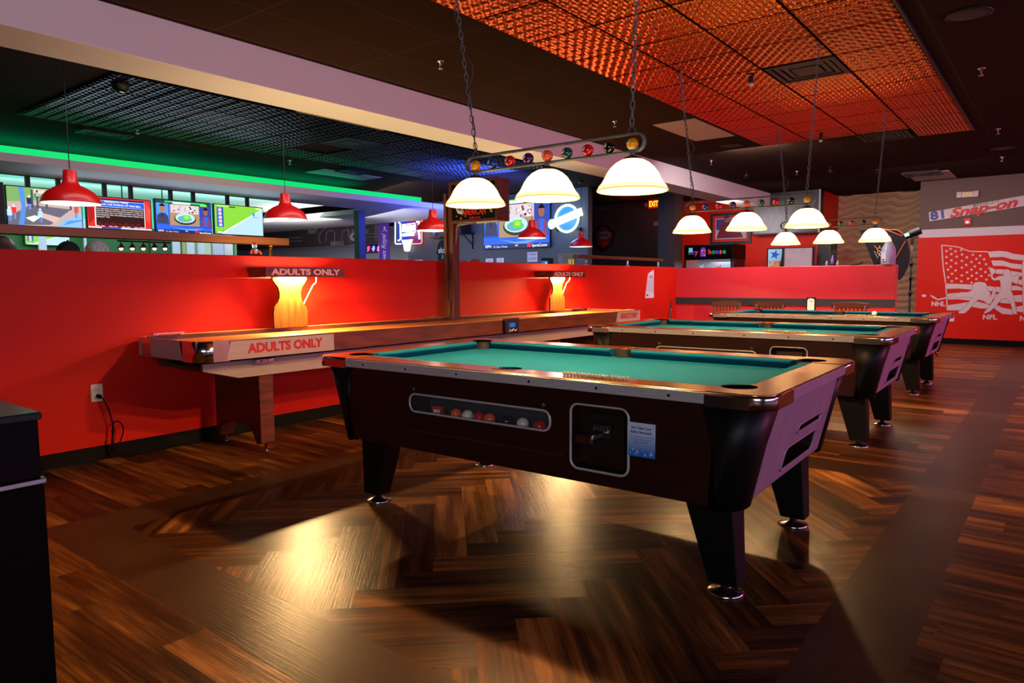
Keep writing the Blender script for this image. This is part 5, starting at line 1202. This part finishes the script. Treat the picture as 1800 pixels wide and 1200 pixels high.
# back-bar window bays
for (pa, pb, c_, s_) in ((318, 345, '#8a9058', .5), (352, 370, '#a8b098', .55), (392, 408, '#b8b8c0', .55), (262, 300, '#184c24', .1)):
    a = at(pa, 420, 'y', 13.48); c = at(pb, 452, 'y', 13.48); b = MB(); b.box(a.x, c.x, 13.44, 13.49, 1.6, 2.2, mat('bay'+c_, c_, .6, emit=s_*.6)); o = b.build('window_1'); struct(o)
for pa, pb in ((301, 316), (372, 392), (66, 82), (146, 152), (345, 351)):
    a = at(pa, 420, 'y', 13.42); c = at(pb, 452, 'y', 13.42); b = MB(); b.box(a.x, c.x, 13.38, 13.43, 1.3, 2.3, mat('white_pilaster', '#c4bcd8', .6)); struct(b.build('trim_10'))
# overhead shelf with bulbs
t = thing('bar_shelf', 'long brown wooden shelf running under the televisions', 'shelf', (3.0, 8.2, 1.70))
Ysh = 8.2; a = at(-60, 392, 'y', Ysh); c = at(508, 419, 'y', Ysh); c2 = at(508, 431, 'y', Ysh)
MB().box(a.x-1, c.x, Ysh, Ysh+.25, c2.z, c.z, mat('shelf_wood', '#94501e', .4, noise=.3, nscale=6, stretch=(.3, 3, 3))).build('board', t, world=True, bevel=.003)
p = at(485, 431, 'y', Ysh)
MB().tube([(p.x, Ysh+.12, c2.z), (p.x, Ysh+.12, 1.08)], .018, mat('brass', '#c08a28', .3, .9), 12).lathe([(.02, c2.z), (.045, c2.z), (.03, c2.z-.03), (.018, c2.z-.04)], (p.x, Ysh+.12, 0), _M['brass'], 16).build('post', t, world=True)
MB().tube([(a.x, Ysh+.12, c2.z), (a.x, Ysh+.12, 1.08)], .018, _M['brass'], 12).build('post', t, world=True)
light('AREA', (c.x-.6, Ysh-.5, 1.45), 8, (1, .75, .2), .8, .1, (c.x-.5, Ysh, 1.76), 'shelf_warm_light')
bc = MB().box(-2.5, 6.3, 8.24, 8.85, 0, 1.08, wood_md).build('bar_counter'); tag(bc, 'wooden bar counter behind the red half wall', 'bar counter')
# row of cage bulbs on a pipe
t = thing('bulb_bar', 'row of small caged bulbs on a black pipe over the back bar', 'light fixture', at(252, 424, 'y', 11.0))
a = at(206, 423, 'y', 11.0); c = at(300, 427, 'y', 11.0)
MB().tube([(a.x, 11.0, a.z), (c.x, 11.0, a.z)], .012, black_metal, 8).tube([(a.x+.1, 11.0, a.z), (a.x+.1, 11.0, 2.7)], .008, black_metal, 6).tube([(c.x-.1, 11.0, a.z), (c.x-.1, 11.0, 2.7)], .008, black_metal, 6).build('pipe', t, world=True)
for px in (213, 232.5, 252, 271.5, 290):
    p = at(px, 436, 'y', 11.0)
    s_ = MB().lathe([(.012, .075), (.02, .06), (.05, .02), (.055, .0), (.052, .0)], p, mat('copper_cage', '#8a3c24', .35, .7), 16).cyl((p.x, p.y, p.z+.07), (p.x, p.y, a.z), .006, black_metal, 6).build('lamp_shade', t, world=True)
    MB().sphere((p.x, p.y, p.z-.005), .028, E('cage_bulb', '#fff0d8', 6), 12).build('bulb', t, world=True)
# people seated behind the half wall
def person(name, x, y, zhead, yaw, cloth, label, hair=None, cap=False, sk=skin):
    t = thing('person', label, 'person', (x, y, 0), yaw)
    zt = zhead; k = zt-1.42       # head top at zt, seat at .62
    J = {'pelvis': (0, 0, .66+k), 'chest': (.02, 0, .92+k), 'neck': (.03, 0, 1.14+k), 'head': (.055, 0, 1.22+k), 'top': (.045, 0, 1.34+k),
         'ls': (.02, .17, 1.07+k), 'le': (.06, .23, .82+k), 'lw': (.28, .16, .80+k), 'rs': (.02, -.17, 1.07+k), 're': (.06, -.23, .82+k), 'rw': (.28, -.16, .80+k),
         'lh': (.03, .10, .64+k), 'lk': (.45, .12, .64+k), 'la': (.42, .12, .22+k), 'lf': (.52, .12, .19+k), 'rh': (.03, -.10, .64+k), 'rk': (.45, -.12, .64+k), 'ra': (.42, -.12, .22+k), 'rf': (.52, -.12, .19+k)}
    RAD = dict(pelvis=.14, chest=.145, neck=.055, head=.075, top=.07, ls=.06, le=.045, lw=.032, rs=.06, re=.045, rw=.032, lh=.09, lk=.065, la=.045, lf=.04, rh=.09, rk=.065, ra=.045, rf=.04)
    ED = [('pelvis', 'chest'), ('chest', 'neck'), ('neck', 'head'), ('head', 'top'), ('chest', 'ls'), ('ls', 'le'), ('le', 'lw'), ('chest', 'rs'), ('rs', 're'), ('re', 'rw'), ('pelvis', 'lh'), ('lh', 'lk'), ('lk', 'la'), ('la', 'lf'), ('pelvis', 'rh'), ('rh', 'rk'), ('rk', 'ra'), ('ra', 'rf')]
    K = list(J); me = bpy.data.meshes.new('body'); me.from_pydata([J[q] for q in K], [(K.index(p), K.index(q)) for p, q in ED], []); me.materials.append(cloth)
    o = bpy.data.objects.new('body', me); COL.objects.link(o); o.parent = t
    md = o.modifiers.new('skin', 'SKIN'); 
    sv = me.skin_vertices[0].data if me.skin_vertices else None
    if sv is None:
        bm = bmesh.new(); bm.from_mesh(me); bm.verts.layers.skin.verify(); bm.to_mesh(me); bm.free(); sv = me.skin_vertices[0].data
    for i, q in enumerate(K): sv[i].radius = (RAD[q], RAD[q]); sv[i].use_root = (q == 'pelvis')
    o.modifiers.new('sub', 'SUBSURF').levels = 2; o.modifiers['sub'].render_levels = 2
    H = Vector((.055, 0, zt-.115)); b = MB()
    b.sphere(H, .105, sk, 24, (.93, .74, 1.08)); b.sphere(H+Vector((.035, 0, -.07)), .06, sk, 16, (1, .85, .8)); b.sphere(H+Vector((.105, 0, -.015)), .018, sk, 10, (1, .8, 1.5))
    for s_ in (-1, 1): b.sphere(H+Vector((0, s_*.079, -.012)), .024, sk, 10, (.6, .4, 1.2)); b.sphere(H+Vector((.083, s_*.032, .01)), .011, paper_white, 8); b.sphere(H+Vector((.092, s_*.032, .01)), .006, ink_blk, 8); b.tube([H+Vector((.085, s_*.05, .03)), H+Vector((.098, s_*.02, .033))], .005, hair or ink_blk, 6)
    b.tube([H+Vector((.088, -.022, -.06)), H+Vector((.097, 0, -.062)), H+Vector((.088, .022, -.06))], .005, mat('lips', '#8c4040', .5), 6)
    b.cyl(H+Vector((0, 0, -.17)), H+Vector((0, 0, -.07)), .052, sk, 14)
    b.build('head', t)
    for s_ in (-1, 1):
        b = MB(); b.sphere((.325, s_*.16, .80+k), .038, sk, 12, (1.1, 1, .5))
        for f in range(4): b.tube([(.35, s_*(.16-.028+f*.018), .80+k), (.39+.005*(f in (1, 2)), s_*(.16-.030+f*.019), .797+k), (.41, s_*(.16-.030+f*.019), .78+k)], .0085, sk, 6, r2=.007)
        b.tube([(.31, s_*.135, .80+k), (.335, s_*.108, .797+k), (.36, s_*.10, .79+k)], .0095, sk, 6, r2=.008); b.build('hand', t)
    if hair:
        b = MB(); n = 24; b2 = []
        for j in range(9):
            for i in range(n):
                th = PI*.62*j/8; a = 2*PI*i/n
                back = 1 if math.cos(a) < .35 else .62
                thh = th*back
                b2.append((H.x+.108*1.0*math.sin(thh)*math.cos(a)-.006, H.y+.088*math.sin(thh)*math.sin(a), H.z+.118*math.cos(thh)))
        b.add(b2, [(j*n+i, j*n+(i+1) % n, (j+1)*n+(i+1) % n, (j+1)*n+i) for j in range(8) for i in range(n)], hair, True); b.build('hair', t)
    if cap:
        b = MB(); prof = [(.110*math.sin(math.radians(a)), .118*math.cos(math.radians(a))) for a in range(0, 96, 8)]
        vs = []; n = 28
        for r_, z in prof:
            for i in range(n): a = 2*PI*i/n; vs.append((H.x+r_*math.cos(a), H.y+r_*.86*math.sin(a), H.z+.012+z))
        b.add(vs, [(j*n+i, j*n+(i+1) % n, (j+1)*n+(i+1) % n, (j+1)*n+i) for j in range(len(prof)-1) for i in range(n)], black_cloth, True)
        b.sphere((H.x, H.y, H.z+.132), .010, black_cloth, 8)
        b.prism([(H.x+.10*math.cos(a)+.0, H.y+.075*math.sin(a)) for a in [math.radians(q) for q in range(-60, 61, 15)]]+[(H.x+.10+.085*math.cos(a), H.y+.07*math.sin(a)) for a in [math.radians(q) for q in range(60, -61, -15)]], H.z+.008, H.z+.016, 'z', black_cloth)
        b.build('cap', t)
        b = MB(); b.tube([(H.x-.105, H.y-.05, H.z+.045), (H.x-.11, H.y, H.z+.05), (H.x-.105, H.y+.03, H.z+.04)], .006, paper_white, 5); b.build('cap_logo', t)
    s = thing('bar_stool', 'wooden bar stool hidden behind the half wall under the %s' % name, 'stool', (x+.0*math.cos(yaw), y, 0), yaw)
    zz = .49+k; MB().lathe([(0, zz), (.17, zz), (.18, zz+.02), (.17, zz+.035), (0, zz+.035)], (.08, 0, 0), wood_md, 28).build('seat', s)
    for q in range(4):
        a = PI/4+q*PI/2; MB().tube([(.08+.12*math.cos(a), .12*math.sin(a), zz), (.08+.19*math.cos(a), .19*math.sin(a), 0)], .016, wood_md, 8).build('leg', s)
    return t
p = at(182, 440, 'y', 7.0); person('grey-haired person', p.x, 7.0, at(176, 422, 'y', 7.0).z, math.radians(150), mat('shirt_blue', '#2c3c58', .8), 'grey-haired person seen over the half wall, facing left', hair_grey)
p = at(116, 440, 'y', 8.0); person('person in the black cap', p.x, 7.8, at(108, 424, 'y', 8.0).z-.02, math.radians(190), mat('shirt_grey', '#3c3c40', .8), 'person in a black baseball cap behind the half wall', hair_brown, True)
p = at(12, 430, 'y', 5.9); person('brown-haired person', p.x, 5.9, at(12, 414, 'y', 5.9).z, math.radians(120), mat('shirt_maroon', '#5c2024', .8), 'brown-haired person at the left edge behind the half wall', hair_brown)
# small figurine on the wall
t = thing('figurine', 'small red and blue figurine sitting on top of the half wall', 'figurine', (at(448, 450, 'y', 5.13).x, 5.13, 1.40))
fr_ = mat('fig_red', '#b81c18', .4); fb = mat('fig_blue', '#3c90b8', .4); fo = mat('fig_orange', '#c86030', .5)
MB().sphere((0, 0, .035), .028, fr_, 14, (1, .8, 1.2)).sphere((0, -.01, .05), .018, fb, 12).build('body', t)
MB().sphere((0, 0, .083), .020, fb, 14).sphere((0, 0, .094), .021, fr_, 14, (1, 1, .7)).build('head', t)
for s_ in (-1, 1): MB().tube([(s_*.02, 0, .052), (s_*.042, -.01, .03), (s_*.045, -.02, .012)], .009, fo, 8).build('arm', t)
# glasses rack near post? small wire stand
t = thing('wire_caddy', 'small wire caddy on the bar below the end of the shelf', 'caddy', (at(500, 450, 'y', 8.55).x, 8.55, 1.08))
b = MB()
for z in (.0, .22, .42): b.tube([(x, y, z+.01) for x, y in ((-.12, -.08), (.12, -.08), (.12, .08), (-.12, .08))], .004, chrome, 5, True)
for x, y in ((-.12, -.08), (.12, -.08), (.12, .08), (-.12, .08)): b.tube([(x, y, 0), (x, y, .43)], .004, chrome, 5)
b.build('rack', t)
# navy post, chalkboard drawing, banner, kitchen hatch
def kp(px, py, x=10.8): return at(px, py, 'x', x)
b = MB(); ck = mat('chalk', '#8a7c82', .8); ckr = mat('chalk_rose', '#9c6874', .8)
def ct(s_, px, py, size, w_, m=ck): q = kp(px, py, 10.79); b.text(s_, TX(10.795, q.y, q.z), size, m, 0, .0006, width=w_)
ct('DRAFT', 549, 407, .16, .38); ct('MONDAY', 637, 408, .16, .42, ckr); ct('Friday', 623, 430, .10, .2); ct('SERIOUS', 592, 428, .13, .5); ct('5', 620, 407, .13, .1, ckr)
def doodle(pts, r=.006):
    q = [kp(*p_, 10.79) for p_ in pts]; b.tube([(10.795, v.y, v.z) for v in q], r, ck, 4)
doodle([(563, 428), (560, 420), (562, 410), (570, 402), (582, 398), (596, 394), (612, 390), (622, 394), (627, 402), (626, 412), (620, 420), (612, 430)]); doodle([(572, 424), (574, 408), (582, 404), (588, 408), (588, 426)]); doodle([(600, 424), (602, 406), (612, 404), (614, 424)]); doodle([(607, 398), (615, 408), (610, 414), (620, 416)])
for k in range(2):
    c = kp(622, 416, 10.79); b.tube([(10.795, c.y+(.13-.05*k)*math.cos(a*PI/8), c.z+(.09-.035*k)*math.sin(a*PI/8)) for a in range(16)], .006, paper_white, 4, True)
for py in (420, 426): doodle([(480, py), (500, py-1), (530, py-3)], .004); doodle([(632, py-8), (660, py-10)], .004)
c = kp(600, 410); o = b.build('chalk_drawing', org=(10.8, c.y, c.z)); tag(o, 'chalk lettering and drawings across the dark menu board above the kitchen hatch', 'chalk drawing')
a, c = kp(667, 388, 10.78), kp(686, 457, 10.78)
t = thing('banner', 'tall purple Crown Royal banner beside the chalkboard', 'banner', (10.76, (a.y+c.y)/2, 1.3))
b = MB(); y0, y1, z1 = c.y, a.y, a.z; z0 = 1.3
b.box(10.75, 10.77, y0, y1, z0, z1, purple); m_ = mat('banner_white', '#cfc4e0', .6)
b.text('Crown Royal', TX(10.749, (y0+y1)/2, (z0+z1)/2-.08, PI/2), .20, m_, .002, .0006, shear=.3, width=.80)
q = kp(676, 402, 10.749); b.sphere((10.749, q.y, q.z+.02), .035, m_, 12, (.05, 1, .9)).tube([(10.748, q.y-.08, q.z-.06), (10.748, q.y, q.z-.02), (10.748, q.y+.08, q.z-.06)], .008, m_, 6).box(10.748, 10.749, q.y-.05, q.y+.05, q.z-.03, q.z-.02, m_)
b.build('cloth', t, world=True); MB().box(10.74, 10.78, y0-.02, y1+.02, z1, z1+.02, black_metal).box(10.74, 10.78, y0-.02, y1+.02, 1.28, 1.3, black_metal).build('frame', t, world=True)
MB().tube([(10.76, (y0+y1)/2, 0), (10.76, (y0+y1)/2, 1.28)], .012, black_metal, 8).build('pole', t, world=True)
a, c = at(620, 438, 'x', 12.3), at(660, 450, 'x', 12.3)
b = MB(); b.box(-.02, 0, -(a.y-c.y)/2, (a.y-c.y)/2, -.12, .12, mat('neon_back', '#5c4c6c', .6))
for k, c_ in enumerate(('#ff60c0', '#c060ff', '#ff4080', '#8080ff', '#ff70d0', '#e050ff')): b.tube([(-.025, (a.y-c.y)/2-.15-k*.2+.05*math.cos(q_*1.9+k), .07*math.sin(q_*1.3+k)) for q_ in range(7)], .014, E('neon'+c_, c_, 2.5), 5)
o = b.build('kitchen_sign'); o.location = (12.4, (a.y+c.y)/2, a.z); tag(o, 'pink and violet lit sign inside the kitchen opening', 'sign')
# neon backboard sign
XB = 11.66
def nb(px, py): q = at(px, py, 'x', XB); return q
t = thing('neon_sign', 'neon basketball backboard sign with white net on the grey wall', 'neon sign', nb(720, 408))
nw = E('neon_white', '#f4f4ff', 5); nbl = E('neon_blue', '#2060ff', 3); no = E('neon_orange', '#ff7040', 4)
nz = lambda x, y: nb(680+x/10, 360+y/10)
def ntube(pts, r, m, bb): bb.tube([(XB-.03, nz(*q).y, nz(*q).z) for q in pts], r, m, 6)
a, c = nz(180, 270), nz(615, 670); b = MB(); b.box(XB-.012, XB+.03, c.y, a.y, c.z, a.z, mat('neon_panel', '#0c2c80', .4, emit=.35, ecol='#1448c8')).box(XB-.013, XB-.012, c.y, (a.y+c.y)/2, c.z, a.z, mat('neon_panel_violet', '#5c1c50', .4, emit=.25, ecol='#8c2870')); b.build('backboard', t, world=True)
b = MB(); ntube([(390, 250), (180, 270), (165, 285), (165, 670), (180, 690), (270, 685)], .012, nw, b); b.build('left_tube', t, world=True)
b = MB(); ntube([(400, 250), (610, 235), (632, 255), (632, 660), (610, 680), (460, 685)], .012, no, b); b.build('right_tube', t, world=True)
b = MB(); ntube([(290, 350), (510, 325), (515, 480), (290, 470), (290, 350)], .010, nw, b); ntube([(225, 310), (250, 330), (260, 600), (215, 630)], .016, nw, b); ntube([(300, 390), (490, 380)], .030, nw, b); ntube([(300, 440), (490, 430)], .028, nw, b); ntube([(300, 530), (490, 515)], .034, nw, b); ntube([(540, 300), (580, 290), (575, 450), (590, 600)], .020, nw, b); b.build('letter_tube', t, world=True)
b = MB()
q = [nz(*s_) for s_ in ((275, 620), (470, 605), (440, 700), (420, 810), (370, 820), (325, 810), (310, 720))]
b.prism([(v.y, v.z) for v in q], XB-.035, XB-.025, 'x', E('neon_net', '#fff8f0', 2.2)); b.build('net', t, world=True)
light('POINT', (XB-.3, nz(400, 450).y, nz(400, 450).z), 6, (.4, .5, 1), .15, name='neon_glow_light')
light('POINT', (XB-.3, nz(400, 450).y-.35, nz(400, 450).z-.05), 4, (1, .4, .45), .15, name='neon_glow_light')
# round neon
t = thing('neon_sign', 'round white-blue neon sign crossed by a bright diagonal name band', 'neon sign', nb(998, 384))
rn = lambda x, y: nb(750+x/6, 300+y/6)
c = rn(1490, 505); ry = (rn(1370, 505).y-rn(1610, 505).y)/2; rz_ = (rn(1490, 365).z-rn(1490, 645).z)/2
b = MB(); b.tube([(XB-.04, c.y+ry*math.cos(k*PI/16), c.z+rz_*math.sin(k*PI/16)) for k in range(32)], .022, E('neon_ice', '#d8f4ff', 5), 8, True); b.build('ring', t, world=True)
b = MB(); b.prism([(c.y+ry*.95*math.cos(k*PI/16), c.z+rz_*.95*math.sin(k*PI/16)) for k in range(32)], XB-.02, XB+.03, 'x', mat('neon_disc', '#1c5c88', .4, emit=.55, ecol='#3c98c8')); b.build('disc', t, world=True)
q0, q1 = rn(1335, 565), rn(1655, 430); dd = Vector((q1.y-q0.y, q1.z-q0.z)).normalized(); nn = Vector((-dd.y, dd.x))*.075
b = MB(); b.prism([(q0.y+nn.x, q0.z+nn.y), (q1.y+nn.x, q1.z+nn.y), (q1.y-nn.x, q1.z-nn.y), (q0.y-nn.x, q0.z-nn.y)], XB-.06, XB-.045, 'x', E('neon_band', '#f4fcff', 2.6))
b.sphere((XB-.055, q0.y, q0.z), .09, E('neon_band', '#f4fcff', 2.6), 14, (.3, 1, 1.1)); an = math.atan2(q1.z-q0.z, -(q1.y-q0.y))
for k_ in range(9):
    u_ = .14+.085*k_; yq, zq = q0.y+(q1.y-q0.y)*u_, q0.z+(q1.z-q0.z)*u_
    b.tube([(XB-.064, yq+.012, zq-.030), (XB-.064, yq+.004*(-1)**k_, zq), (XB-.064, yq-.012, zq+.022)], .006, mat('neon_blue_text', '#4c90c8', .5), 4)
b.build('name_band', t, world=True)
b = MB()
for x in (1380, 1610):
    q = rn(x, 610); b.box(XB-.03, XB+.04, q.y-.03, q.y+.03, q.z-.04, q.z+.02, black_metal)
b.build('bracket', t, world=True)
light('POINT', (XB-.35, c.y, c.z), 10, (.35, .75, 1), .2, name='neon_glow_light')
# exit sign, wall light, shield badge, thermostat on dark wall
XE = 14.68
p = at(1157, 360, 'x', XE)
t = thing('exit_sign', 'lit red and yellow EXIT sign on the dark wall', 'exit sign', (XE-.2, p.y, p.z))
MB().box(-.025, .025, -.14, .14, -.10, .10, mat('exit_housing', '#5c1410', .5)).build('housing', t, bevel=.006)
b = MB(); b.box(-.028, -.025, -.13, .13, -.09, .09, E('exit_red', '#c81808', .9)).text('EXIT', TX(-.029, 0, 0), .17, E('exit_yellow', '#ffd830', 1.6), .004, .001, width=.22); b.build('face', t)
for s_ in (-1, 1): MB().box(-.04, .02, min(s_*.15, s_*.22), max(s_*.15, s_*.22), -.05, .04, mat('lamp_head_grey', '#6c7078', .5)).build('lamp_head', t, bevel=.01)
MB().box(.025, .2, -.02, .02, -.02, .02, black_metal).build('arm', t)
p = at(1155, 393, 'x', XE)
o = MB().box(-.02, 0, -.09, .09, -.05, .05, mat('thermostat', '#6c7074', .5)).box(-.03, -.02, -.07, -.01, -.035, .035, mat('thermo2', '#8c9094', .5)).build('thermostat', bevel=.004); o.location = (14.7, p.y, p.z); tag(o, 'small grey wall box on the dark wall below the exit sign', 'wall box')
bq = [(948, 958), (975, 940), (990, 918), (1030, 918), (1045, 938), (1075, 960), (1062, 1010), (1050, 1040), (1010, 1072), (975, 1050), (960, 1010)]
P = [at(760+x/3.333, 120+y/3.333, 'x', XE) for x, y in bq]; b = MB(); b.prism([(q.y, q.z) for q in P], XE-.04, XE+.02, 'x', mat('shield_dark', '#1c1018', .4))
q = at(1064, 415, 'x', XE); b.prism([(q.y+(v.y-q.y)*.82, q.z+(v.z-q.z)*.82) for v in P], XE-.045, XE-.04, 'x', mat('shield_inner', '#4c1c24', .5)).sphere((XE-.045, q.y, q.z+.02), .17, mat('shield_grey', '#5c5c64', .5), 20, (.05, 1, .6)).sphere((XE-.046, q.y, q.z-.16), .11, mat('shield_red', '#7c1c20', .5), 16, (.05, 1, .7)).box(XE-.056, XE-.05, q.y-.13, q.y+.13, q.z+.0, q.z+.04, mat('shield_inner', '#4c1c24', .5))
o = b.build('wall_shield', org=(XE, q.y, q.z)); tag(o, 'dark shield-shaped plaque on the charcoal wall right of the neon', 'plaque')
# items by the grey wall
XG = 11.66
def paper_sign(pa, pb, label, lines):
    a = at(*pa, 'x', XG+.03); c = at(*pb, 'x', XG+.03); b = MB(); b.box(-.004, .002, c.y-(a.y+c.y)/2, a.y-(a.y+c.y)/2, c.z-(a.z+c.z)/2, a.z-(a.z+c.z)/2, paper_white)
    h = a.z-c.z
    for k, s_ in enumerate(lines): b.text(s_, TX(-.005, 0, h*.25-k*h*.42), h*.26, mat('print_grey3', '#5c6474', .7), 0, .0003, width=(a.y-c.y)*.75)
    if not lines:
        for k in range(4): b.box(-.0055, -.004, -(a.y-c.y)*.32, (a.y-c.y)*.32, h*(.25-.16*k), h*(.29-.16*k), mat('print_grey4', '#8a8c98', .7))
    o = b.build('paper_sign'); o.location = (XG+.03, (a.y+c.y)/2, (a.z+c.z)/2); tag(o, label, 'sign', 'papers taped to the grey wall')
paper_sign((927, 443), (945, 460), 'white HAND SANITIZER paper sign on the grey wall below the large television', ('HAND', 'SANITIZER'))
paper_sign((854, 454.5), (867, 468), 'small white paper note on the grey wall, right beside the scoreboard post', ())
paper_sign((873, 453.5), (886, 468), 'small white notice paper next to the other small note, nearer the television sign', ())
t = thing('shelf_bracket', 'black wall shelf on an angled bracket right of the scoreboard post', 'shelf', at(825, 398, 'x', XG))
q = at(822, 412, 'x', XG); q2 = at(828, 437, 'x', XG)
MB().box(XG-.40, XG+.04, q.y-.17, q.y+.28, q.z, q.z+.03, black_metal).build('shelf_board', t, world=True)
MB().box(XG-.36, XG, q.y-.10, q.y+.25, q.z+.03, q.z+.26, mat('dark_device', '#12141c', .4)).build('device', t, world=True, bevel=.01)
MB().tube([(XG-.3, q.y-.12, q.z), (XG+.02, q.y-.12, q.z-.22)], .012, black_metal, 6).tube([(XG+.025, q.y-.12, q.z), (XG+.025, q.y-.12, q.z-.32)], .014, black_metal, 6).build('bracket', t, world=True)
# T-shirt display with a small shelf
q = at(776, 440, 'x', XG-.02)
t = thing('tshirt_display', 'black T-shirt with white lettering hanging on the grey wall left of the post', 'T-shirt', (XG, q.y, q.z))
f = lambda x, y: at(680+x/10, 360+y/10, 'x', XG-.02)
P = [f(*s_) for s_ in ((935, 640), (985, 615), (1050, 640), (1110, 615), (1165, 645), (1210, 860), (1170, 870), (1160, 820), (1170, 1010), (905, 1010), (905, 830), (880, 860), (905, 700))]
b = MB(); b.prism([(v.y, v.z) for v in P], XG-.04, XG+.02, 'x', black_cloth); v = f(1010, 800); b.text('slow', TX(XG-.042, v.y, v.z), .17, paper_white, .002, .0006, width=.34); v = f(990, 895); b.prism([(v.y-.03, v.z-.06), (v.y+.03, v.z-.06), (v.y, v.z+.06)], XG-.043, XG-.041, 'x', mat('teal_print', '#20a090', .5)); b.build('shirt', t, world=True)
v = f(920, 570)
t = thing('wall_shelf', 'small wooden shelf holding a glass, above the hanging black T-shirt', 'shelf', (XG, v.y, v.z))
v2 = f(1040, 570); MB().box(XG-.2, XG+.04, v2.y, v.y+.1, v.z-.03, v.z+.0, wood_md).build('board', t, world=True)
o = MB().lathe([(0, 0), (.04, 0), (.055, .12), (.05, .15), (.045, .15)], (0, 0, 0), mat('glass_silver', '#8c8ca0', .15, .3), 16).build('drinking_glass'); o.location = (XG-.1, f(890, 560).y, v.z); tag(o, 'silvery glass standing on the small wall shelf', 'glass')
# paper cups
for k, px in enumerate((730, 735, 740.5)):
    p = at(px, 458, 'x', 9.6); 
    t = thing('paper_cup_stack', ['leftmost', 'middle', 'rightmost'][k]+' of three white stacks of paper cups below the basketball neon', 'cups', (9.6, p.y, 1.30), 0, 'stacks of white paper cups')
    b = MB(); b.lathe([(0, .30), (.028, .30), (.036, 0), (.038, 0), (.03, .302)][:3]+[(0, 0)], (0, 0, 0), white_pl, 16)
    for z in (.03, .06, .09, .12): b.shell([(.037-.0004*z, z), (.040, z+.004), (.036, z+.008)], (0, 0, 0), white_pl, 16)
    b.build('cups', t)
sc_ = MB().box(-.25, .25, -1.0, .45, 0, 1.30, dark_paint).build('service_counter'); p = at(735, 458, 'x', 9.6); sc_.location = (9.6, p.y, 0); tag(sc_, 'dark service counter behind the half wall carrying the paper cups', 'counter')
# chair backs behind the wall
for px, l, c_ in ((816, 'dark round-topped chair back just above the half wall, beside the post', '#4c1c18'), (836, 'brown round-topped chair back just above the half wall', '#8a4830')):
    Yc = 6.2 if px < 820 else 7.5; p = at(px, 452, 'y', Yc); t = thing('bar_chair', l, 'chair', (p.x, Yc, 0), 0, 'round-backed chairs behind the half wall')
    m_ = mat('chairback'+c_, c_, .4); zt = at(px, 454 if px > 820 else 458, 'y', Yc).z
    b = MB(); b.prism([(x, z) for x, z in arc(0, zt-.16, .16, 0, 180, 12)]+[(-.16, zt-.45), (.16, zt-.45)], -.02, .02, 'y', m_); b.build('backrest', t, bevel=.01)
    MB().box(-.2, .2, 0, .40, .72, .77, m_).build('seat', t, bevel=.01)
    for sx in (-1, 1):
        for yy2 in (.02, .36): MB().tube([(sx*.17, yy2, .73), (sx*.19, yy2, 0)], .016, m_, 8).build('leg', t)
    MB().box(-.03, .03, -.01, .02, .74, zt-.3, m_).build('back_support', t)
# payment tablet and snack cabinet
p = at(960, 452, 'x', 9.9)
t = thing('payment_tablet', 'black tablet terminal with a small blue screen beyond the half wall', 'tablet', (9.9, p.y, 1.38))
MB().box(-.02, .06, -.11, .10, 0, .20, black_metal).build('housing', t, bevel=.01)
MB().box(-.024, -.02, -.05, .085, .05, .15, E('tablet_blue', '#2070d0', 1)).box(-.026, -.024, -.03, .0, .07, .13, E('tablet_light', '#c0e0ff', 1)).build('screen', t)
p = at(993, 455, 'x', 9.9)
t = thing('display_box', 'small glass display box with a pale metal frame and lit labels', 'display box', (9.9, p.y, 1.36))
wf = mat('pale_metal', '#b0a890', .35, .5); W2 = .28; Hh = .27
b = MB()
for y in (-W2/2, W2/2-.012):
    for x in (0, .24): b.box(x, x+.012, y, y+.012, 0, Hh, wf)
for z in (0, Hh): b.box(0, .252, -W2/2, W2/2, z, z+.012, wf)
b.build('frame', t)
MB().box(.10, .12, -.10, .0, .02, .19, mat('yellow_label', '#e0c840', .6, emit=.4)).box(.10, .12, .03, .10, .02, .12, paper_white).box(.13, .14, -.13, .13, .01, .25, mat('grey_inner', '#707478', .5)).build('contents', t)
MB().box(.002, .004, -.13, .13, .012, Hh, clear).build('glass', t)
ct2 = MB().box(9.75, 10.35, at(1003, 455, 'x', 9.9).y-.1, at(925, 455, 'x', 9.9).y, 0, 1.36, dark_paint).build('service_counter', org=(10.0, p.y, 0)); tag(ct2, 'dark host stand behind the half wall carrying the tablet and display box', 'counter')
